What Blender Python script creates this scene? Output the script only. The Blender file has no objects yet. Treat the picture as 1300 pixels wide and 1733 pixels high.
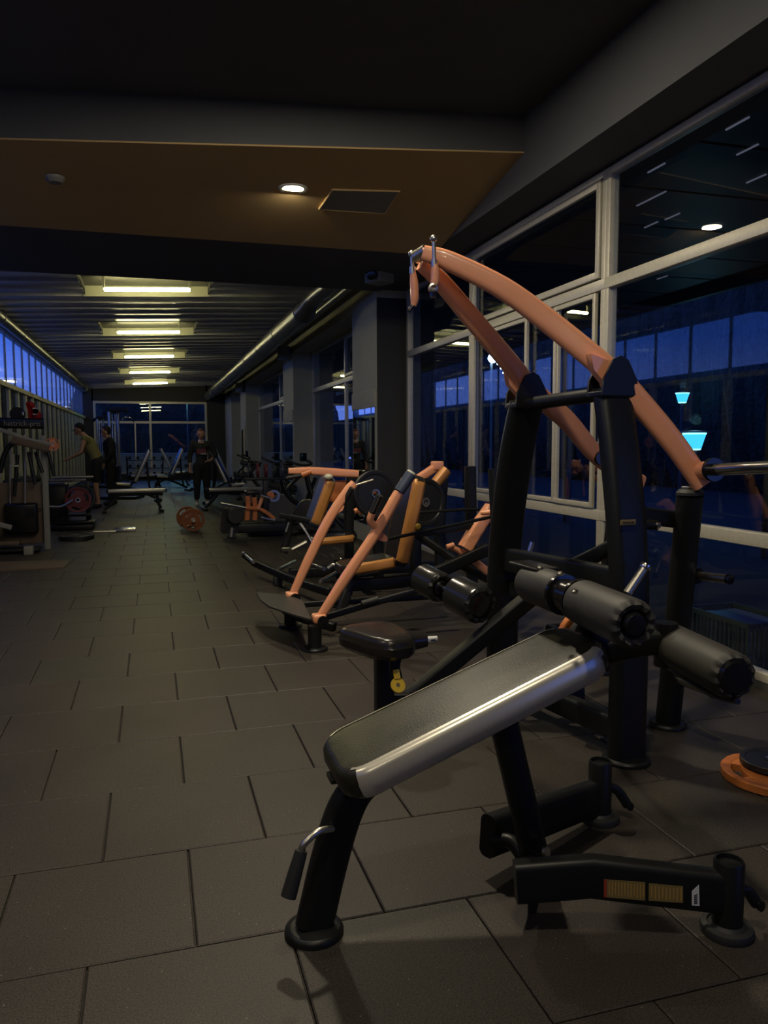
import bpy, bmesh, math, random
from mathutils import Vector, Matrix, Quaternion
random.seed(7)
C = bpy.context.scene.collection
PI = math.pi
# ------------------------------------------------------------------ camera
FPX, YAW, PITCH, ROLL, CH = 1321.0, math.radians(16.47), math.radians(4.94), math.radians(-.22), 1.32
_f = Vector((math.sin(YAW)*math.cos(PITCH), math.cos(YAW)*math.cos(PITCH), -math.sin(PITCH)))
_r = Vector((math.cos(YAW), -math.sin(YAW), 0)); _u = _r.cross(_f)
_rr = math.cos(ROLL)*_r + math.sin(ROLL)*_u; _uu = -math.sin(ROLL)*_r + math.cos(ROLL)*_u
CAM = Vector((0, 0, CH))
cam = bpy.data.cameras.new('camera'); co = bpy.data.objects.new('camera', cam); C.objects.link(co)
m3 = Matrix((_rr, _uu, -_f)).transposed(); co.matrix_world = Matrix.Translation(CAM) @ m3.to_4x4()
cam.sensor_fit = 'VERTICAL'; cam.sensor_height = 36; cam.sensor_width = 27; cam.lens = FPX/1733*36
cam.clip_start = .05; cam.clip_end = 300
bpy.context.scene.camera = co

def P(px, py, x=None, y=None, z=None):
    """the measured point of a thing: where the photographed sight line meets a known plane of the room"""
    d = (px-650)/FPX*_rr + (866.5-py)/FPX*_uu + _f
    if y is not None: t = y/d.y
    elif x is not None: t = x/d.x
    else: t = (z-CH)/d.z
    return CAM + d*t
def S(n, p):  # metres spanned by n photo pixels at the distance of p
    return n*((p-CAM).dot(_f))/FPX

# ------------------------------------------------------------------ materials
def mat(name, col, rough=.5, metal=0., noise=0., nscale=20., bump=0., bscale=80., emit=None, estr=0., coat=0., spec=.5, col2=None, btype='noise', bdist=.002):
    m = bpy.data.materials.new(name); m.use_nodes = True
    nt = m.node_tree; N = nt.nodes; L = nt.links; b = N['Principled BSDF']
    b.inputs['Base Color'].default_value = (*col, 1); b.inputs['Roughness'].default_value = rough
    b.inputs['Metallic'].default_value = metal; b.inputs['Coat Weight'].default_value = coat
    b.inputs['Specular IOR Level'].default_value = spec
    tc = N.new('ShaderNodeTexCoord')
    if noise > 0:
        n = N.new('ShaderNodeTexNoise'); n.inputs['Scale'].default_value = nscale; n.inputs['Detail'].default_value = 5
        L.new(tc.outputs['Object'], n.inputs['Vector'])
        mx = N.new('ShaderNodeMix'); mx.data_type = 'RGBA'
        c2 = col2 or tuple(min(1, c*(1+noise)) for c in col)
        mx.inputs['A'].default_value = (*[c*(1-noise*.7) for c in col], 1); mx.inputs['B'].default_value = (*c2, 1)
        rp = N.new('ShaderNodeMapRange'); rp.inputs['From Min'].default_value = .35; rp.inputs['From Max'].default_value = .65
        L.new(n.outputs['Fac'], rp.inputs['Value']); L.new(rp.outputs['Result'], mx.inputs['Factor']); L.new(mx.outputs['Result'], b.inputs['Base Color'])
    if bump > 0:
        if btype == 'voronoi':
            t = N.new('ShaderNodeTexVoronoi'); t.feature = 'DISTANCE_TO_EDGE'; out = t.outputs['Distance']
        else:
            t = N.new('ShaderNodeTexNoise'); t.inputs['Detail'].default_value = 6; out = t.outputs['Fac']
        t.inputs['Scale'].default_value = bscale; L.new(tc.outputs['Object'], t.inputs['Vector'])
        bp = N.new('ShaderNodeBump'); bp.inputs['Strength'].default_value = bump; bp.inputs['Distance'].default_value = bdist
        L.new(out, bp.inputs['Height']); L.new(bp.outputs['Normal'], b.inputs['Normal'])
    if emit:
        b.inputs['Emission Color'].default_value = (*emit, 1); b.inputs['Emission Strength'].default_value = estr
    return m
M = {}
M['black'] = mat('black_powder_coat', (.007, .008, .008), .42, spec=.4, bump=.15, bscale=900, bdist=.0004)
M['blackgloss'] = mat('black_gloss_plastic', (.008, .008, .009), .18)
M['rubber'] = mat('black_rubber', (.016, .016, .016), .6, bump=.2, bscale=300, bdist=.0006)
M['foam'] = mat('black_foam_roller', (.028, .026, .023), .58, bump=.15, bscale=500, bdist=.0005)
M['shinyfoam'] = mat('black_shiny_vinyl_roller', (.018, .018, .018), .22, bump=.25, bscale=25, bdist=.003)
M['orange'] = mat('salmon_orange_enamel', (.84, .36, .19), .30, noise=.04, nscale=6, coat=.35)
M['orange2'] = mat('deep_orange_enamel', (.55, .17, .05), .4, noise=.1, nscale=8)
M['plateor'] = mat('orange_rubber_plate', (.44, .135, .03), .42, noise=.35, nscale=22, bump=.2, bscale=40)
M['platerust'] = mat('rust_orange_rubber_plate', (.26, .075, .018), .45, noise=.25, nscale=14)
M['platered'] = mat('dark_red_rubber_plate', (.13, .014, .018), .45, noise=.2)
M['platebl'] = mat('black_rubber_plate', (.014, .014, .014), .45)
M['chrome'] = mat('chrome', (.75, .73, .68), .2, metal=1)
M['steel'] = mat('brushed_steel', (.55, .53, .46), .33, metal=1, noise=.1, nscale=60)
M['leather'] = mat('worn_black_leather', (.012, .0115, .008), .40, noise=.35, nscale=9, bump=.45, bscale=105, btype='voronoi', bdist=.0012, col2=(.028, .026, .015), spec=.45)
M['leatherp'] = mat('smooth_black_vinyl', (.016, .014, .013), .25, bump=.1, bscale=60)
M['silver'] = mat('silver_vinyl', (.60, .57, .49), .30, metal=.5, bump=.05, bscale=400, bdist=.0004)
M['tan'] = mat('tan_bronze_vinyl', (.50, .22, .055), .35, metal=.2)
M['bluevinyl'] = mat('slate_blue_vinyl', (.045, .06, .10), .4)
M['wallgrey'] = mat('charcoal_wall_paint', (.040, .041, .041), .8, noise=.06, nscale=2, bump=.05, bscale=120)
M['wallolive'] = mat('olive_grey_wall_paint', (.44, .43, .32), .8, noise=.06, nscale=2, bump=.05, bscale=120)
M['ceil'] = mat('black_ceiling_paint', (.085, .088, .094), .85, noise=.05, nscale=1.5)
M['ochre'] = mat('ochre_soffit_paint', (.52, .36, .16), .8, noise=.05, nscale=1.2)
M['slat'] = mat('pale_ceiling_board', (.50, .50, .54), .3, noise=.06, nscale=3)
M['trof'] = mat('white_fixture_enamel', (.60, .60, .46), .4)
M['trodim'] = mat('shaded_fixture_enamel', (.20, .20, .18), .5)  # darker copy of the fixture enamel, shade put into the colour
M['alu'] = mat('grey_aluminium_frame', (.52, .49, .39), .4, metal=.25, noise=.06, nscale=30)
M['aludark'] = mat('dark_aluminium_frame', (.10, .10, .09), .45, metal=.3)
M['lath'] = mat('cream_wooden_lath', (.52, .50, .33), .55, noise=.1, nscale=9)
M['duct'] = mat('galvanised_duct', (.20, .20, .17), .32, metal=.7, noise=.1, nscale=5)
M['night'] = mat('dark_outdoor_ground', (.012, .014, .014), .9, noise=.3, nscale=1)
M['hedge'] = mat('dark_foliage', (.010, .016, .012), .9, noise=.5, nscale=3, bump=1, bscale=6, bdist=.2)
M['pergola'] = mat('dark_pergola_boards', (.035, .035, .045), .5)
M['white'] = mat('white_plastic', (.7, .7, .66), .4)
M['offwhite'] = mat('grey_plastic', (.24, .24, .21), .5)
M['yellow'] = mat('yellow_plastic', (.75, .50, .04), .4)
M['label'] = mat('tan_label_paper', (.22, .16, .05), .5)
M['labelred'] = mat('red_label_print', (.35, .04, .02), .5)
M['ink'] = mat('black_ink', (.01, .01, .01), .6)
M['goldink'] = mat('gold_ink', (.45, .26, .06), .4)
M['red'] = mat('red_cloth', (.5, .012, .015), .7, emit=None)
M['flagwhite'] = mat('white_cloth', (.75, .72, .68), .7)
M['skin'] = mat('skin', (.46, .24, .15), .5, noise=.05)
M['hair'] = mat('dark_hair', (.02, .012, .008), .6, bump=.5, bscale=200)
M['hairred'] = mat('auburn_hair', (.14, .045, .02), .6, bump=.5, bscale=200)
M['cloth'] = mat('black_cloth', (.012, .012, .013), .85, bump=.2, bscale=200)
M['clothg'] = mat('charcoal_cloth', (.022, .023, .020), .85, bump=.2, bscale=200)
M['olivecl'] = mat('olive_cloth', (.24, .21, .08), .85, bump=.2, bscale=200)
M['shoe'] = mat('pale_trainer', (.85, .86, .74), .6)
M['wood'] = mat('brown_panel', (.11, .075, .045), .6, noise=.15, nscale=4)
M['checker'] = mat('chequer_steel', (.09, .09, .085), .38, metal=.6, bump=1., bscale=60, btype='voronoi', bdist=.004)
M['crate'] = mat('dark_green_plastic', (.015, .028, .026), .5)
M['mirror'] = mat('mirror', (.8, .82, .82), .02, metal=1)
M['tube'] = mat('lit_fluorescent_tube', (1, 1, .9), .4, emit=(1., .91, .44), estr=34)
M['lens'] = mat('lit_downlight_lens', (1, 1, .9), .4, emit=(1., .86, .50), estr=13)
M['lampglass'] = mat('lit_street_lamp_glass', (.1, .4, .5), .3, emit=(.05, .55, .95), estr=1.6)
M['lamprim'] = mat('lit_street_lamp_rim', (.6, .9, .9), .3, emit=(.35, .95, 1.), estr=2.4)
M['flood'] = mat('lit_floodlight', (.6, .8, 1), .3, emit=(.35, .6, 1.), estr=34)
M['led'] = mat('lit_red_led', (.6, .02, .01), .3, emit=(1, .06, .03), estr=2.5)

def floor_mat():
    m = bpy.data.materials.new('speckled_rubber_tile'); Q = .46; m.use_nodes = True
    nt = m.node_tree; N = nt.nodes; L = nt.links; b = N['Principled BSDF']; b.inputs['Roughness'].default_value = .55
    b.inputs['Specular IOR Level'].default_value = .42
    tc = N.new('ShaderNodeTexCoord'); at = N.new('ShaderNodeAttribute'); at.attribute_name = 'tone'
    n1 = N.new('ShaderNodeTexNoise'); n1.inputs['Scale'].default_value = 2.2; n1.inputs['Detail'].default_value = 4
    n2 = N.new('ShaderNodeTexNoise'); n2.inputs['Scale'].default_value = 210; n2.inputs['Detail'].default_value = 2
    v = N.new('ShaderNodeTexVoronoi'); v.inputs['Scale'].default_value = 75
    for q in (n1, n2, v): L.new(tc.outputs['Object'], q.inputs['Vector'])
    mx = N.new('ShaderNodeMix'); mx.data_type = 'RGBA'; mx.inputs['A'].default_value = (.074*Q, .056*Q, .046*Q, 1); mx.inputs['B'].default_value = (.073*Q, .062*Q, .046*Q, 1)
    L.new(at.outputs['Fac'], mx.inputs['Factor'])
    ml = N.new('ShaderNodeMath'); ml.operation = 'MULTIPLY_ADD'; ml.inputs[1].default_value = .8; ml.inputs[2].default_value = .6
    L.new(n1.outputs['Fac'], ml.inputs[0])
    m2 = N.new('ShaderNodeMath'); m2.operation = 'MULTIPLY_ADD'; m2.inputs[1].default_value = 3.6; m2.inputs[2].default_value = -.8
    L.new(n2.outputs['Fac'], m2.inputs[0])
    m3_ = N.new('ShaderNodeMath'); m3_.operation = 'MULTIPLY'; L.new(ml.outputs[0], m3_.inputs[0]); L.new(m2.outputs[0], m3_.inputs[1])
    vm = N.new('ShaderNodeVectorMath'); vm.operation = 'SCALE'; L.new(mx.outputs['Result'], vm.inputs[0]); L.new(m3_.outputs[0], vm.inputs['Scale'])
    lt = N.new('ShaderNodeMath'); lt.operation = 'LESS_THAN'; lt.inputs[1].default_value = .13; L.new(v.outputs['Distance'], lt.inputs[0])
    rnd = N.new('ShaderNodeSeparateColor'); L.new(v.outputs['Color'], rnd.inputs[0])
    gt = N.new('ShaderNodeMath'); gt.operation = 'GREATER_THAN'; gt.inputs[1].default_value = .93; L.new(rnd.outputs[0], gt.inputs[0])
    an = N.new('ShaderNodeMath'); an.operation = 'MULTIPLY'; L.new(lt.outputs[0], an.inputs[0]); L.new(gt.outputs[0], an.inputs[1])
    mx2 = N.new('ShaderNodeMix'); mx2.data_type = 'RGBA'; mx2.inputs['B'].default_value = (.20, .18, .14, 1)
    L.new(an.outputs[0], mx2.inputs['Factor']); L.new(vm.outputs[0], mx2.inputs['A']); L.new(mx2.outputs['Result'], b.inputs['Base Color'])
    bp = N.new('ShaderNodeBump'); bp.inputs['Strength'].default_value = .5; bp.inputs['Distance'].default_value = .0012
    L.new(n2.outputs['Fac'], bp.inputs['Height']); L.new(bp.outputs['Normal'], b.inputs['Normal'])
    return m
M['floor'] = floor_mat()
def glass_mat(ior=1.55, hazy=0):
    m = bpy.data.materials.new('window_glass'); m.use_nodes = True
    nt = m.node_tree; N = nt.nodes; L = nt.links; N.remove(N['Principled BSDF']); out = N['Material Output']
    tr = N.new('ShaderNodeBsdfTransparent'); tr.inputs['Color'].default_value = (.93, .96, .97, 1)
    gl = N.new('ShaderNodeBsdfGlossy'); gl.inputs['Roughness'].default_value = .0
    geo = N.new('ShaderNodeNewGeometry'); mr = N.new('ShaderNodeMapRange')
    mr.inputs['To Min'].default_value = ior; mr.inputs['To Max'].default_value = 1/ior
    L.new(geo.outputs['Backfacing'], mr.inputs['Value'])
    fr = N.new('ShaderNodeFresnel'); L.new(mr.outputs['Result'], fr.inputs['IOR'])
    if hazy:
        tl = N.new('ShaderNodeBsdfTranslucent'); tl.inputs['Color'].default_value = (.9, .9, .92, 1); h = N.new('ShaderNodeMixShader'); h.inputs[0].default_value = hazy
        L.new(tr.outputs[0], h.inputs[1]); L.new(tl.outputs[0], h.inputs[2]); tr = h
    mx = N.new('ShaderNodeMixShader'); L.new(fr.outputs[0], mx.inputs[0]); L.new(tr.outputs[0], mx.inputs[1]); L.new(gl.outputs[0], mx.inputs[2])
    L.new(mx.outputs[0], out.inputs['Surface']); return m
M['glass'] = glass_mat()
M['sheet'] = glass_mat(1.03)
M['frost'] = glass_mat(1.10, .22)

# ------------------------------------------------------------------ mesh helpers
def tag(o, label=None, cat=None, group=None, kind=None):
    if label: o['label'] = label
    if cat: o['category'] = cat
    if group: o['group'] = group
    if kind: o['kind'] = kind
    return o
def root_of(o):
    while o.parent: o = o.parent
    return o
def obj(name, bm, m, parent=None, smooth=True, org=None, bev=0):
    me = bpy.data.meshes.new(name); bmesh.ops.recalc_face_normals(bm, faces=bm.faces)
    o = bpy.data.objects.new(name, me); C.objects.link(o)
    if parent:
        org = Vector(root_of(parent).location); o.parent = parent
    elif org is None:
        vs = [v.co for v in bm.verts]
        org = Vector(((min(v.x for v in vs)+max(v.x for v in vs))/2, (min(v.y for v in vs)+max(v.y for v in vs))/2, min(v.z for v in vs)))
        o.location = org
    else:
        org = Vector(org); o.location = org
    for v in bm.verts: v.co -= org
    if smooth:
        for f in bm.faces: f.smooth = True
        for e in bm.edges:
            if len(e.link_faces) == 2 and e.calc_face_angle(0) > .6: e.smooth = False
    bm.to_mesh(me); bm.free(); me.materials.append(M[m])
    return o
def thing(name, label, cat, loc, group=None):
    o = bpy.data.objects.new(name, None); C.objects.link(o); o.location = loc; o.empty_display_size = .1
    return tag(o, label, cat, group)
def struct(name, bm, m, smooth=False):
    return tag(obj(name, bm, m, None, smooth), kind='structure')
def nb(): return bmesh.new()
def box(bm, a, b, bev=0., rot=None, about=None):
    a = Vector(a); b = Vector(b)
    r = bmesh.ops.create_cube(bm, size=1)
    vs = r['verts']; c = (a+b)/2; d = b-a
    for v in vs: v.co = Vector((v.co.x*d.x, v.co.y*d.y, v.co.z*d.z)) + c
    if bev > 0:
        es = list({e for v in vs for e in v.link_edges})
        rr_ = bmesh.ops.bevel(bm, geom=es, offset=bev, segments=3, profile=.5, affect='EDGES'); vs = list({v for f in rr_['faces'] for v in f.verts} | {v for v in vs if v.is_valid})
    if rot:
        p = Vector(about) if about else c
        for v in vs: v.co = rot @ (v.co-p) + p
    return vs
def spline(pts, k=6):
    pts = [Vector(p) for p in pts]
    if len(pts) < 3: return pts
    q = [pts[0]*2-pts[1]] + pts + [pts[-1]*2-pts[-2]]; out = []
    for i in range(1, len(q)-2):
        for j in range(k):
            t = j/k; a, b, c, d = q[i-1], q[i], q[i+1], q[i+2]
            out.append(.5*((2*b)+(c-a)*t+(2*a-5*b+4*c-d)*t*t+(3*b-a-3*c+d)*t**3))
    out.append(pts[-1]); return out
def circ(r, n=16): return [(r*math.cos(2*PI*i/n), r*math.sin(2*PI*i/n)) for i in range(n)]
def rrect(w, h, r, n=4):
    o = []
    for cx, cy, a0 in ((w/2-r, h/2-r, 0), (-w/2+r, h/2-r, PI/2), (-w/2+r, -h/2+r, PI), (w/2-r, -h/2+r, 1.5*PI)):
        for i in range(n+1): o.append((cx+r*math.cos(a0+PI/2*i/n), cy+r*math.sin(a0+PI/2*i/n)))
    return o
def sweep(bm, pts, prof, up=(0, 0, 1), scales=None, cap=True, k=6, smooth=True):
    """prof x runs sideways (tangent x up), prof y runs along up"""
    pts = spline(pts, k) if smooth else [Vector(p) for p in pts]
    n = len(pts); rings = []; last = None
    for i, p in enumerate(pts):
        t = (pts[min(i+1, n-1)]-pts[max(i-1, 0)])
        t = t.normalized() if t.length > 1e-9 else Vector((0, 0, 1))
        if last is None:
            u = Vector(up); u = u - t*u.dot(t)
            if u.length < 1e-3: u = Vector((1, 0, 0)); u = u-t*u.dot(t)
        else: u = last - t*last.dot(t)
        u.normalize(); last = u; s = t.cross(u)
        if scales is None: sc = 1
        elif callable(scales): sc = scales(i/(n-1))
        else:
            f = i/(n-1)*(len(scales)-1); j = min(int(f), len(scales)-2); sc = scales[j]+(scales[j+1]-scales[j])*(f-j)
        rings.append([bm.verts.new(p+s*a*sc+u*b*sc) for a, b in prof])
    m = len(prof)
    for a, b in zip(rings, rings[1:]):
        for j in range(m): bm.faces.new((a[j], a[(j+1) % m], b[(j+1) % m], b[j]))
    if cap:
        bm.faces.new(list(reversed(rings[0]))); bm.faces.new(rings[-1])
    return rings
def tube(bm, pts, r, n=16, up=(0, 0, 1), scales=None, k=6, smooth=True):
    if isinstance(r, (list, tuple)): scales = [q/r[0] for q in r]; r = r[0]
    return sweep(bm, pts, circ(r, n), up, scales, True, k, smooth)
def lathe(bm, prof, c, axis=(0, 0, 1), n=32):
    """prof = (radius, height) pairs along axis from c"""
    ax = Vector(axis).normalized(); s = ax.orthogonal().normalized(); t = ax.cross(s); c = Vector(c); rings = []
    for r, h in prof:
        if r < 1e-6: rings.append([bm.verts.new(c+ax*h)])
        else: rings.append([bm.verts.new(c+ax*h+(s*math.cos(2*PI*i/n)+t*math.sin(2*PI*i/n))*r) for i in range(n)])
    for a, b in zip(rings, rings[1:]):
        for i in range(n):
            j = (i+1) % n
            if len(a) == 1 and len(b) == 1: continue
            if len(a) == 1: bm.faces.new((a[0], b[j], b[i]))
            elif len(b) == 1: bm.faces.new((a[i], a[j], b[0]))
            else: bm.faces.new((a[i], a[j], b[j], b[i]))
    if len(rings[0]) > 1 and prof[0] != prof[-1]: bm.faces.new(list(reversed(rings[0])))
    if len(rings[-1]) > 1 and prof[0] != prof[-1]: bm.faces.new(rings[-1])
def prism(bm, poly, d, ax=(0, 0, 1)):
    """poly: list of 3d points in a plane, extruded by d along ax"""
    a = [bm.verts.new(Vector(p)) for p in poly]; b = [bm.verts.new(Vector(p)+Vector(ax)*d) for p in poly]; n = len(poly)
    bm.faces.new(list(reversed(a))); bm.faces.new(b)
    for i in range(n): bm.faces.new((a[i], a[(i+1) % n], b[(i+1) % n], b[i]))
def ball(bm, c, r, sc=(1, 1, 1), n=20):
    q = bmesh.ops.create_uvsphere(bm, u_segments=n, v_segments=n//2, radius=r)
    for v in q['verts']: v.co = Vector((v.co.x*sc[0], v.co.y*sc[1], v.co.z*sc[2]))+Vector(c)
    return q['verts']
def pad_bm(c, ax, nrm, L, W, T, rc=.07, be=.022, sides=None, taper=1.):
    """upholstered pad: centre c of its top face, long axis ax, normal nrm.  sides: None all, 'mid' black middle, 'side' the two side panels"""
    ax = Vector(ax).normalized(); nrm = Vector(nrm); nrm = (nrm-ax*nrm.dot(ax)).normalized(); sd = nrm.cross(ax)
    out = []; N = 6
    for cx, cy, a0 in ((L/2-rc, W/2-rc, 0), (-L/2+rc, W/2-rc, PI/2), (-L/2+rc, -W/2+rc, PI), (L/2-rc, -W/2+rc, 1.5*PI)):
        for i in range(N+1): out.append((cx, cy, a0+PI/2*i/N))
    prof = []
    for i in range(6): a = PI/2*i/5; prof.append((be*(1-math.sin(a)), -be*(1-math.cos(a))))   # inset, depth : top edge
    prof = [(be*2.2, .002)] + prof + [(-.004, -T*.45), (0, -T*.8), (be*.6, -T)]
    bm = nb(); rings = []
    c = Vector(c)
    for ins, dz in prof:
        rg = []
        for cx, cy, a in out:
            r = max(rc-ins, .001); x = cx+r*math.cos(a); y = cy+r*math.sin(a)
            y *= 1+(taper-1)*(x/L+.5)
            rg.append(bm.verts.new(c+ax*x+sd*y+nrm*dz))
        rings.append(rg)
    m = len(out)
    for a, b in zip(rings, rings[1:]):
        for j in range(m): bm.faces.new((a[j], a[(j+1) % m], b[(j+1) % m], b[j]))
    bm.faces.new(rings[0]); bm.faces.new(list(reversed(rings[-1])))
    if sides:
        kill = []
        for f in bm.faces:
            q = f.calc_center_median()-c; x, y, z = q.dot(ax), q.dot(sd), q.dot(nrm)
            w = W/2*(1+(taper-1)*(x/L+.5))
            is_side = abs(y) > w-be*1.6 and len(f.verts) == 4 and x > -L/2+rc*.55 and x < L/2-rc*.4 and z < -.0001
            if not (is_side and (y > 0) == (sides == 1)): kill.append(f)
        bmesh.ops.delete(bm, geom=kill, context='FACES')
        if sides:
            for v in bm.verts:
                q = v.co-c; v.co += sd*(.002 if q.dot(sd) > 0 else -.002)+nrm*.0015
    return bm
def pad(parent, name, c, ax, nrm, L, W, T, mt='leather', ms='silver', **k):
    o = obj(name, pad_bm(c, ax, nrm, L, W, T, sides=None, **k), mt, parent)
    if ms:
        for sg_ in (1, -1): obj('side_panel', pad_bm(c, ax, nrm, L, W, T, sides=sg_, **k), ms, o)
    return o
def flange(parent, c, r, mt='black', name='base_plate', h=.022):
    bm = nb(); lathe(bm, [(0, 0), (r, 0), (r, h*.55), (r*.96, h*.8), (r*.88, h), (r*.8, h*.85), (r*.5, h*1.1), (0, h*1.1)], c)
    return obj(name, bm, mt, parent)
def roller(parent, a, b, r, mt='foam', name='roller_pad', gather=True, cap=.5):
    a = Vector(a); b = Vector(b); L = (b-a).length; ax = (b-a)/L; bm = nb(); n = 48
    s = ax.orthogonal().normalized(); t = ax.cross(s)
    prof = [(r*.35, .004, 0), (r*.6, 0, 0), (r*.85, .006, 0), (r, .02, 0), (r*1.0, L*.5, 0), (r, L-.026, 0), (r*.95, L-.012, .5), (r*.80, L-.002, 1), (r*.62, L-.006, 1), (r*.5, L-.02, 1)]
    rings = []
    for rr_, h, g in prof:
        rg = []
        for i in range(n):
            w = 2*PI*i/n; q = rr_*(1+(g*.035*math.cos(12*w) if gather else 0)); hh = h+(g*.003*math.cos(12*w) if gather else 0)
            rg.append(bm.verts.new(a+ax*hh+(s*math.cos(w)+t*math.sin(w))*q))
        rings.append(rg)
    for p, q in zip(rings, rings[1:]):
        for i in range(n): bm.faces.new((p[i], p[(i+1) % n], q[(i+1) % n], q[i]))
    bm.faces.new(list(reversed(rings[0]))); bm.faces.new(rings[-1])
    o = obj(name, bm, mt, parent)
    bm = nb(); lathe(bm, [(0, 0), (r*cap, 0), (r*cap, .014), (r*cap*.8, .024), (0, .026)], b-ax*.02, ax); obj('end_cap', bm, 'blackgloss', o)
    return o
def text(body, size, mt, name, parent, origin, xdir, up, th=.0008):
    cu = bpy.data.curves.new(name, 'FONT'); cu.body = body; cu.size = size; cu.extrude = th; cu.align_x = 'CENTER'; cu.align_y = 'CENTER'
    o = bpy.data.objects.new(name+'_t', cu); C.objects.link(o)
    dg = bpy.context.evaluated_depsgraph_get(); me = bpy.data.meshes.new_from_object(o.evaluated_get(dg))
    bpy.data.objects.remove(o); x = Vector(xdir).normalized(); u = Vector(up); u = (u-x*u.dot(x)).normalized(); n = x.cross(u)
    mw = Matrix((x, u, n)).transposed().to_4x4(); mw.translation = Vector(origin); me.transform(mw)
    bm = nb(); bm.from_mesh(me); return obj(name, bm, mt, parent, smooth=False)
def copy_tree(o, parent=None):
    c = o.copy(); C.objects.link(c); c.parent = parent
    for ch in o.children: copy_tree(ch, c)
    return c

# ================================================================== THE ROOM
XW, XR, XL, YE, YS = 3.14, 2.75, -2.4, 31.0, 9.6      # window wall, rear right wall, left wall, end wall, step in the right wall
# ---- floor: brick-bonded square rubber tiles
T = .52
bm = nb(); tone = []
def floor_tile(x0, x1, y0, y1):
    g = .0022; t = random.random(); hz = random.uniform(-.0006, .0006)
    x0 += g; x1 -= g; y0 += g; y1 -= g; b = .004
    lo = [(x0, y0), (x1, y0), (x1, y1), (x0, y1)]; hi = [(x0+b, y0+b), (x1-b, y0+b), (x1-b, y1-b), (x0+b, y1-b)]
    L0 = [bm.verts.new((x, y, -.03)) for x, y in lo]; L1 = [bm.verts.new((x, y, -.003+hz)) for x, y in lo]; L2 = [bm.verts.new((x, y, hz)) for x, y in hi]
    for a, c in ((L0, L1), (L1, L2)):
        for i in range(4): bm.faces.new((a[i], a[(i+1) % 4], c[(i+1) % 4], c[i]))
    bm.faces.new(L2); tone.extend([t]*12)
y0 = (3.8855-14)*T; r = -14
while y0 < YE:
    off = ((-.37 if r % 2 else -.855) + .007*r)*T
    xr = XW if y0 < YS+T else XW
    k = math.floor((XL-off)/T)
    while off+k*T < XW:
        a = max(off+k*T, XL); c = min(off+(k+1)*T, XW)
        if c-a > .01: floor_tile(a, c, max(y0, -3.0) if y0 > -3.5 else y0, min(y0+T, YE))
        k += 1
    y0 += T; r += 1
me_floor_tones = list(tone)
fl = bpy.data.meshes.new('floor'); bm.to_mesh(fl); bm.free()
at = fl.attributes.new('tone', 'FLOAT', 'POINT'); at.data.foreach_set('value', me_floor_tones)
fl.materials.append(M['floor']); fo = bpy.data.objects.new('floor', fl); C.objects.link(fo); tag(fo, kind='structure')
bm = nb(); box(bm, (XL-.2, -3.6, -.1), (XW+.2, YE+.2, -.012)); struct('trim_1', bm, 'rubber')    # dark bed under the tile joints

# ---- near ceiling, box beam over the windows, ochre soffit, cross beam
bm = nb(); box(bm, (XL-.2, -3.6, 3.775), (XW+.3, 9.45, 4.0)); struct('ceiling', bm, 'ceil')
bm = nb(); box(bm, (2.75, -3.6, 3.256), (XW+.3, YS+.012, 3.79)); struct('trim_2', bm, 'ceil')
def zs(y): return 3.505-.155*(y-5.545)
YN = lambda x: 5.545+(2.75-x)*.147
bm = nb()
for t0, t1, mt_ in ((0, .015, None),):
    xs = (XL-.2, 2.75); v = []
    for x in xs:
        for y in (YN(x), 7.51): v.append((x, y, zs(y)))
    lo = [bm.verts.new(p) for p in (v[0], v[2], v[3], v[1])]; hi = [bm.verts.new((p.co.x, p.co.y, p.co.z+.012)) for p in lo]
    bm.faces.new(lo); bm.faces.new(hi)
    for i in range(4): bm.faces.new((lo[i], lo[(i+1) % 4], hi[(i+1) % 4], hi[i]))
struct('trim_3', bm, 'ochre')
bm = nb()
lo = [bm.verts.new(p) for p in ((XL-.2, YN(XL-.2)-.002, zs(YN(XL-.2))+.012), (2.75, YN(2.75)-.002, zs(YN(2.75))+.012), (2.75, 7.51, zs(7.51)+.013), (XL-.2, 7.51, zs(7.51)+.013))]
hi = [bm.verts.new((p.co.x, p.co.y, 3.785)) for p in lo]
bm.faces.new(lo); bm.faces.new(hi)
for i in range(4): bm.faces.new((lo[i], lo[(i+1) % 4], hi[(i+1) % 4], hi[i]))
struct('trim_4', bm, 'ceil')
bm = nb(); box(bm, (XL-.2, 7.51, 3.203), (2.75, 9.42, 3.79)); struct('trim_5', bm, 'ceil')

# ---- rear ceiling of long boards with five recessed trough lights
TI = .045
LY = [11.45+4.25*k for k in range(5)]
BP = 4.25/8
def zc(x): return 3.52+TI*x
bm = nb()
def board(x0, x1, y0, y1):
    g = .03; p = [(x0, y0+g), (x1, y0+g), (x1, y1), (x0, y1)]
    lo = []
    for j, (x, y) in enumerate(p): lo.append(bm.verts.new((x, y, zc(x)+(-.024 if j < 2 else .010))))
    hi = [bm.verts.new((v.co.x, v.co.y, zc(v.co.x)+.05)) for v in lo]
    bm.faces.new(lo); bm.faces.new(hi)
    for i in range(4): bm.faces.new((lo[i], lo[(i+1) % 4], hi[(i+1) % 4], hi[i]))
ya = 9.42
lead = [(y-.9, y-.9+3*BP*.95) for y in LY]
ys = 11.45-.9-2*BP
k = 0; y = ys
while y < YE:
    seg = 0
    for l in LY:
        if l-.9-.01 <= y < l-.9+3*BP-.05: seg = 1
    if seg: board(XL, -.86, y, y+BP); board(.86, XR+.02, y, y+BP)
    else: board(XL, XR+.02, y, y+BP)
    y += BP
struct('ceiling_rear' if 0 else 'ceiling', bm, 'slat')
bm = nb(); box(bm, (XL-.2, 9.45, 3.80), (XW+.3, YE+.3, 3.95)); struct('ceiling', bm, 'ceil')
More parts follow.
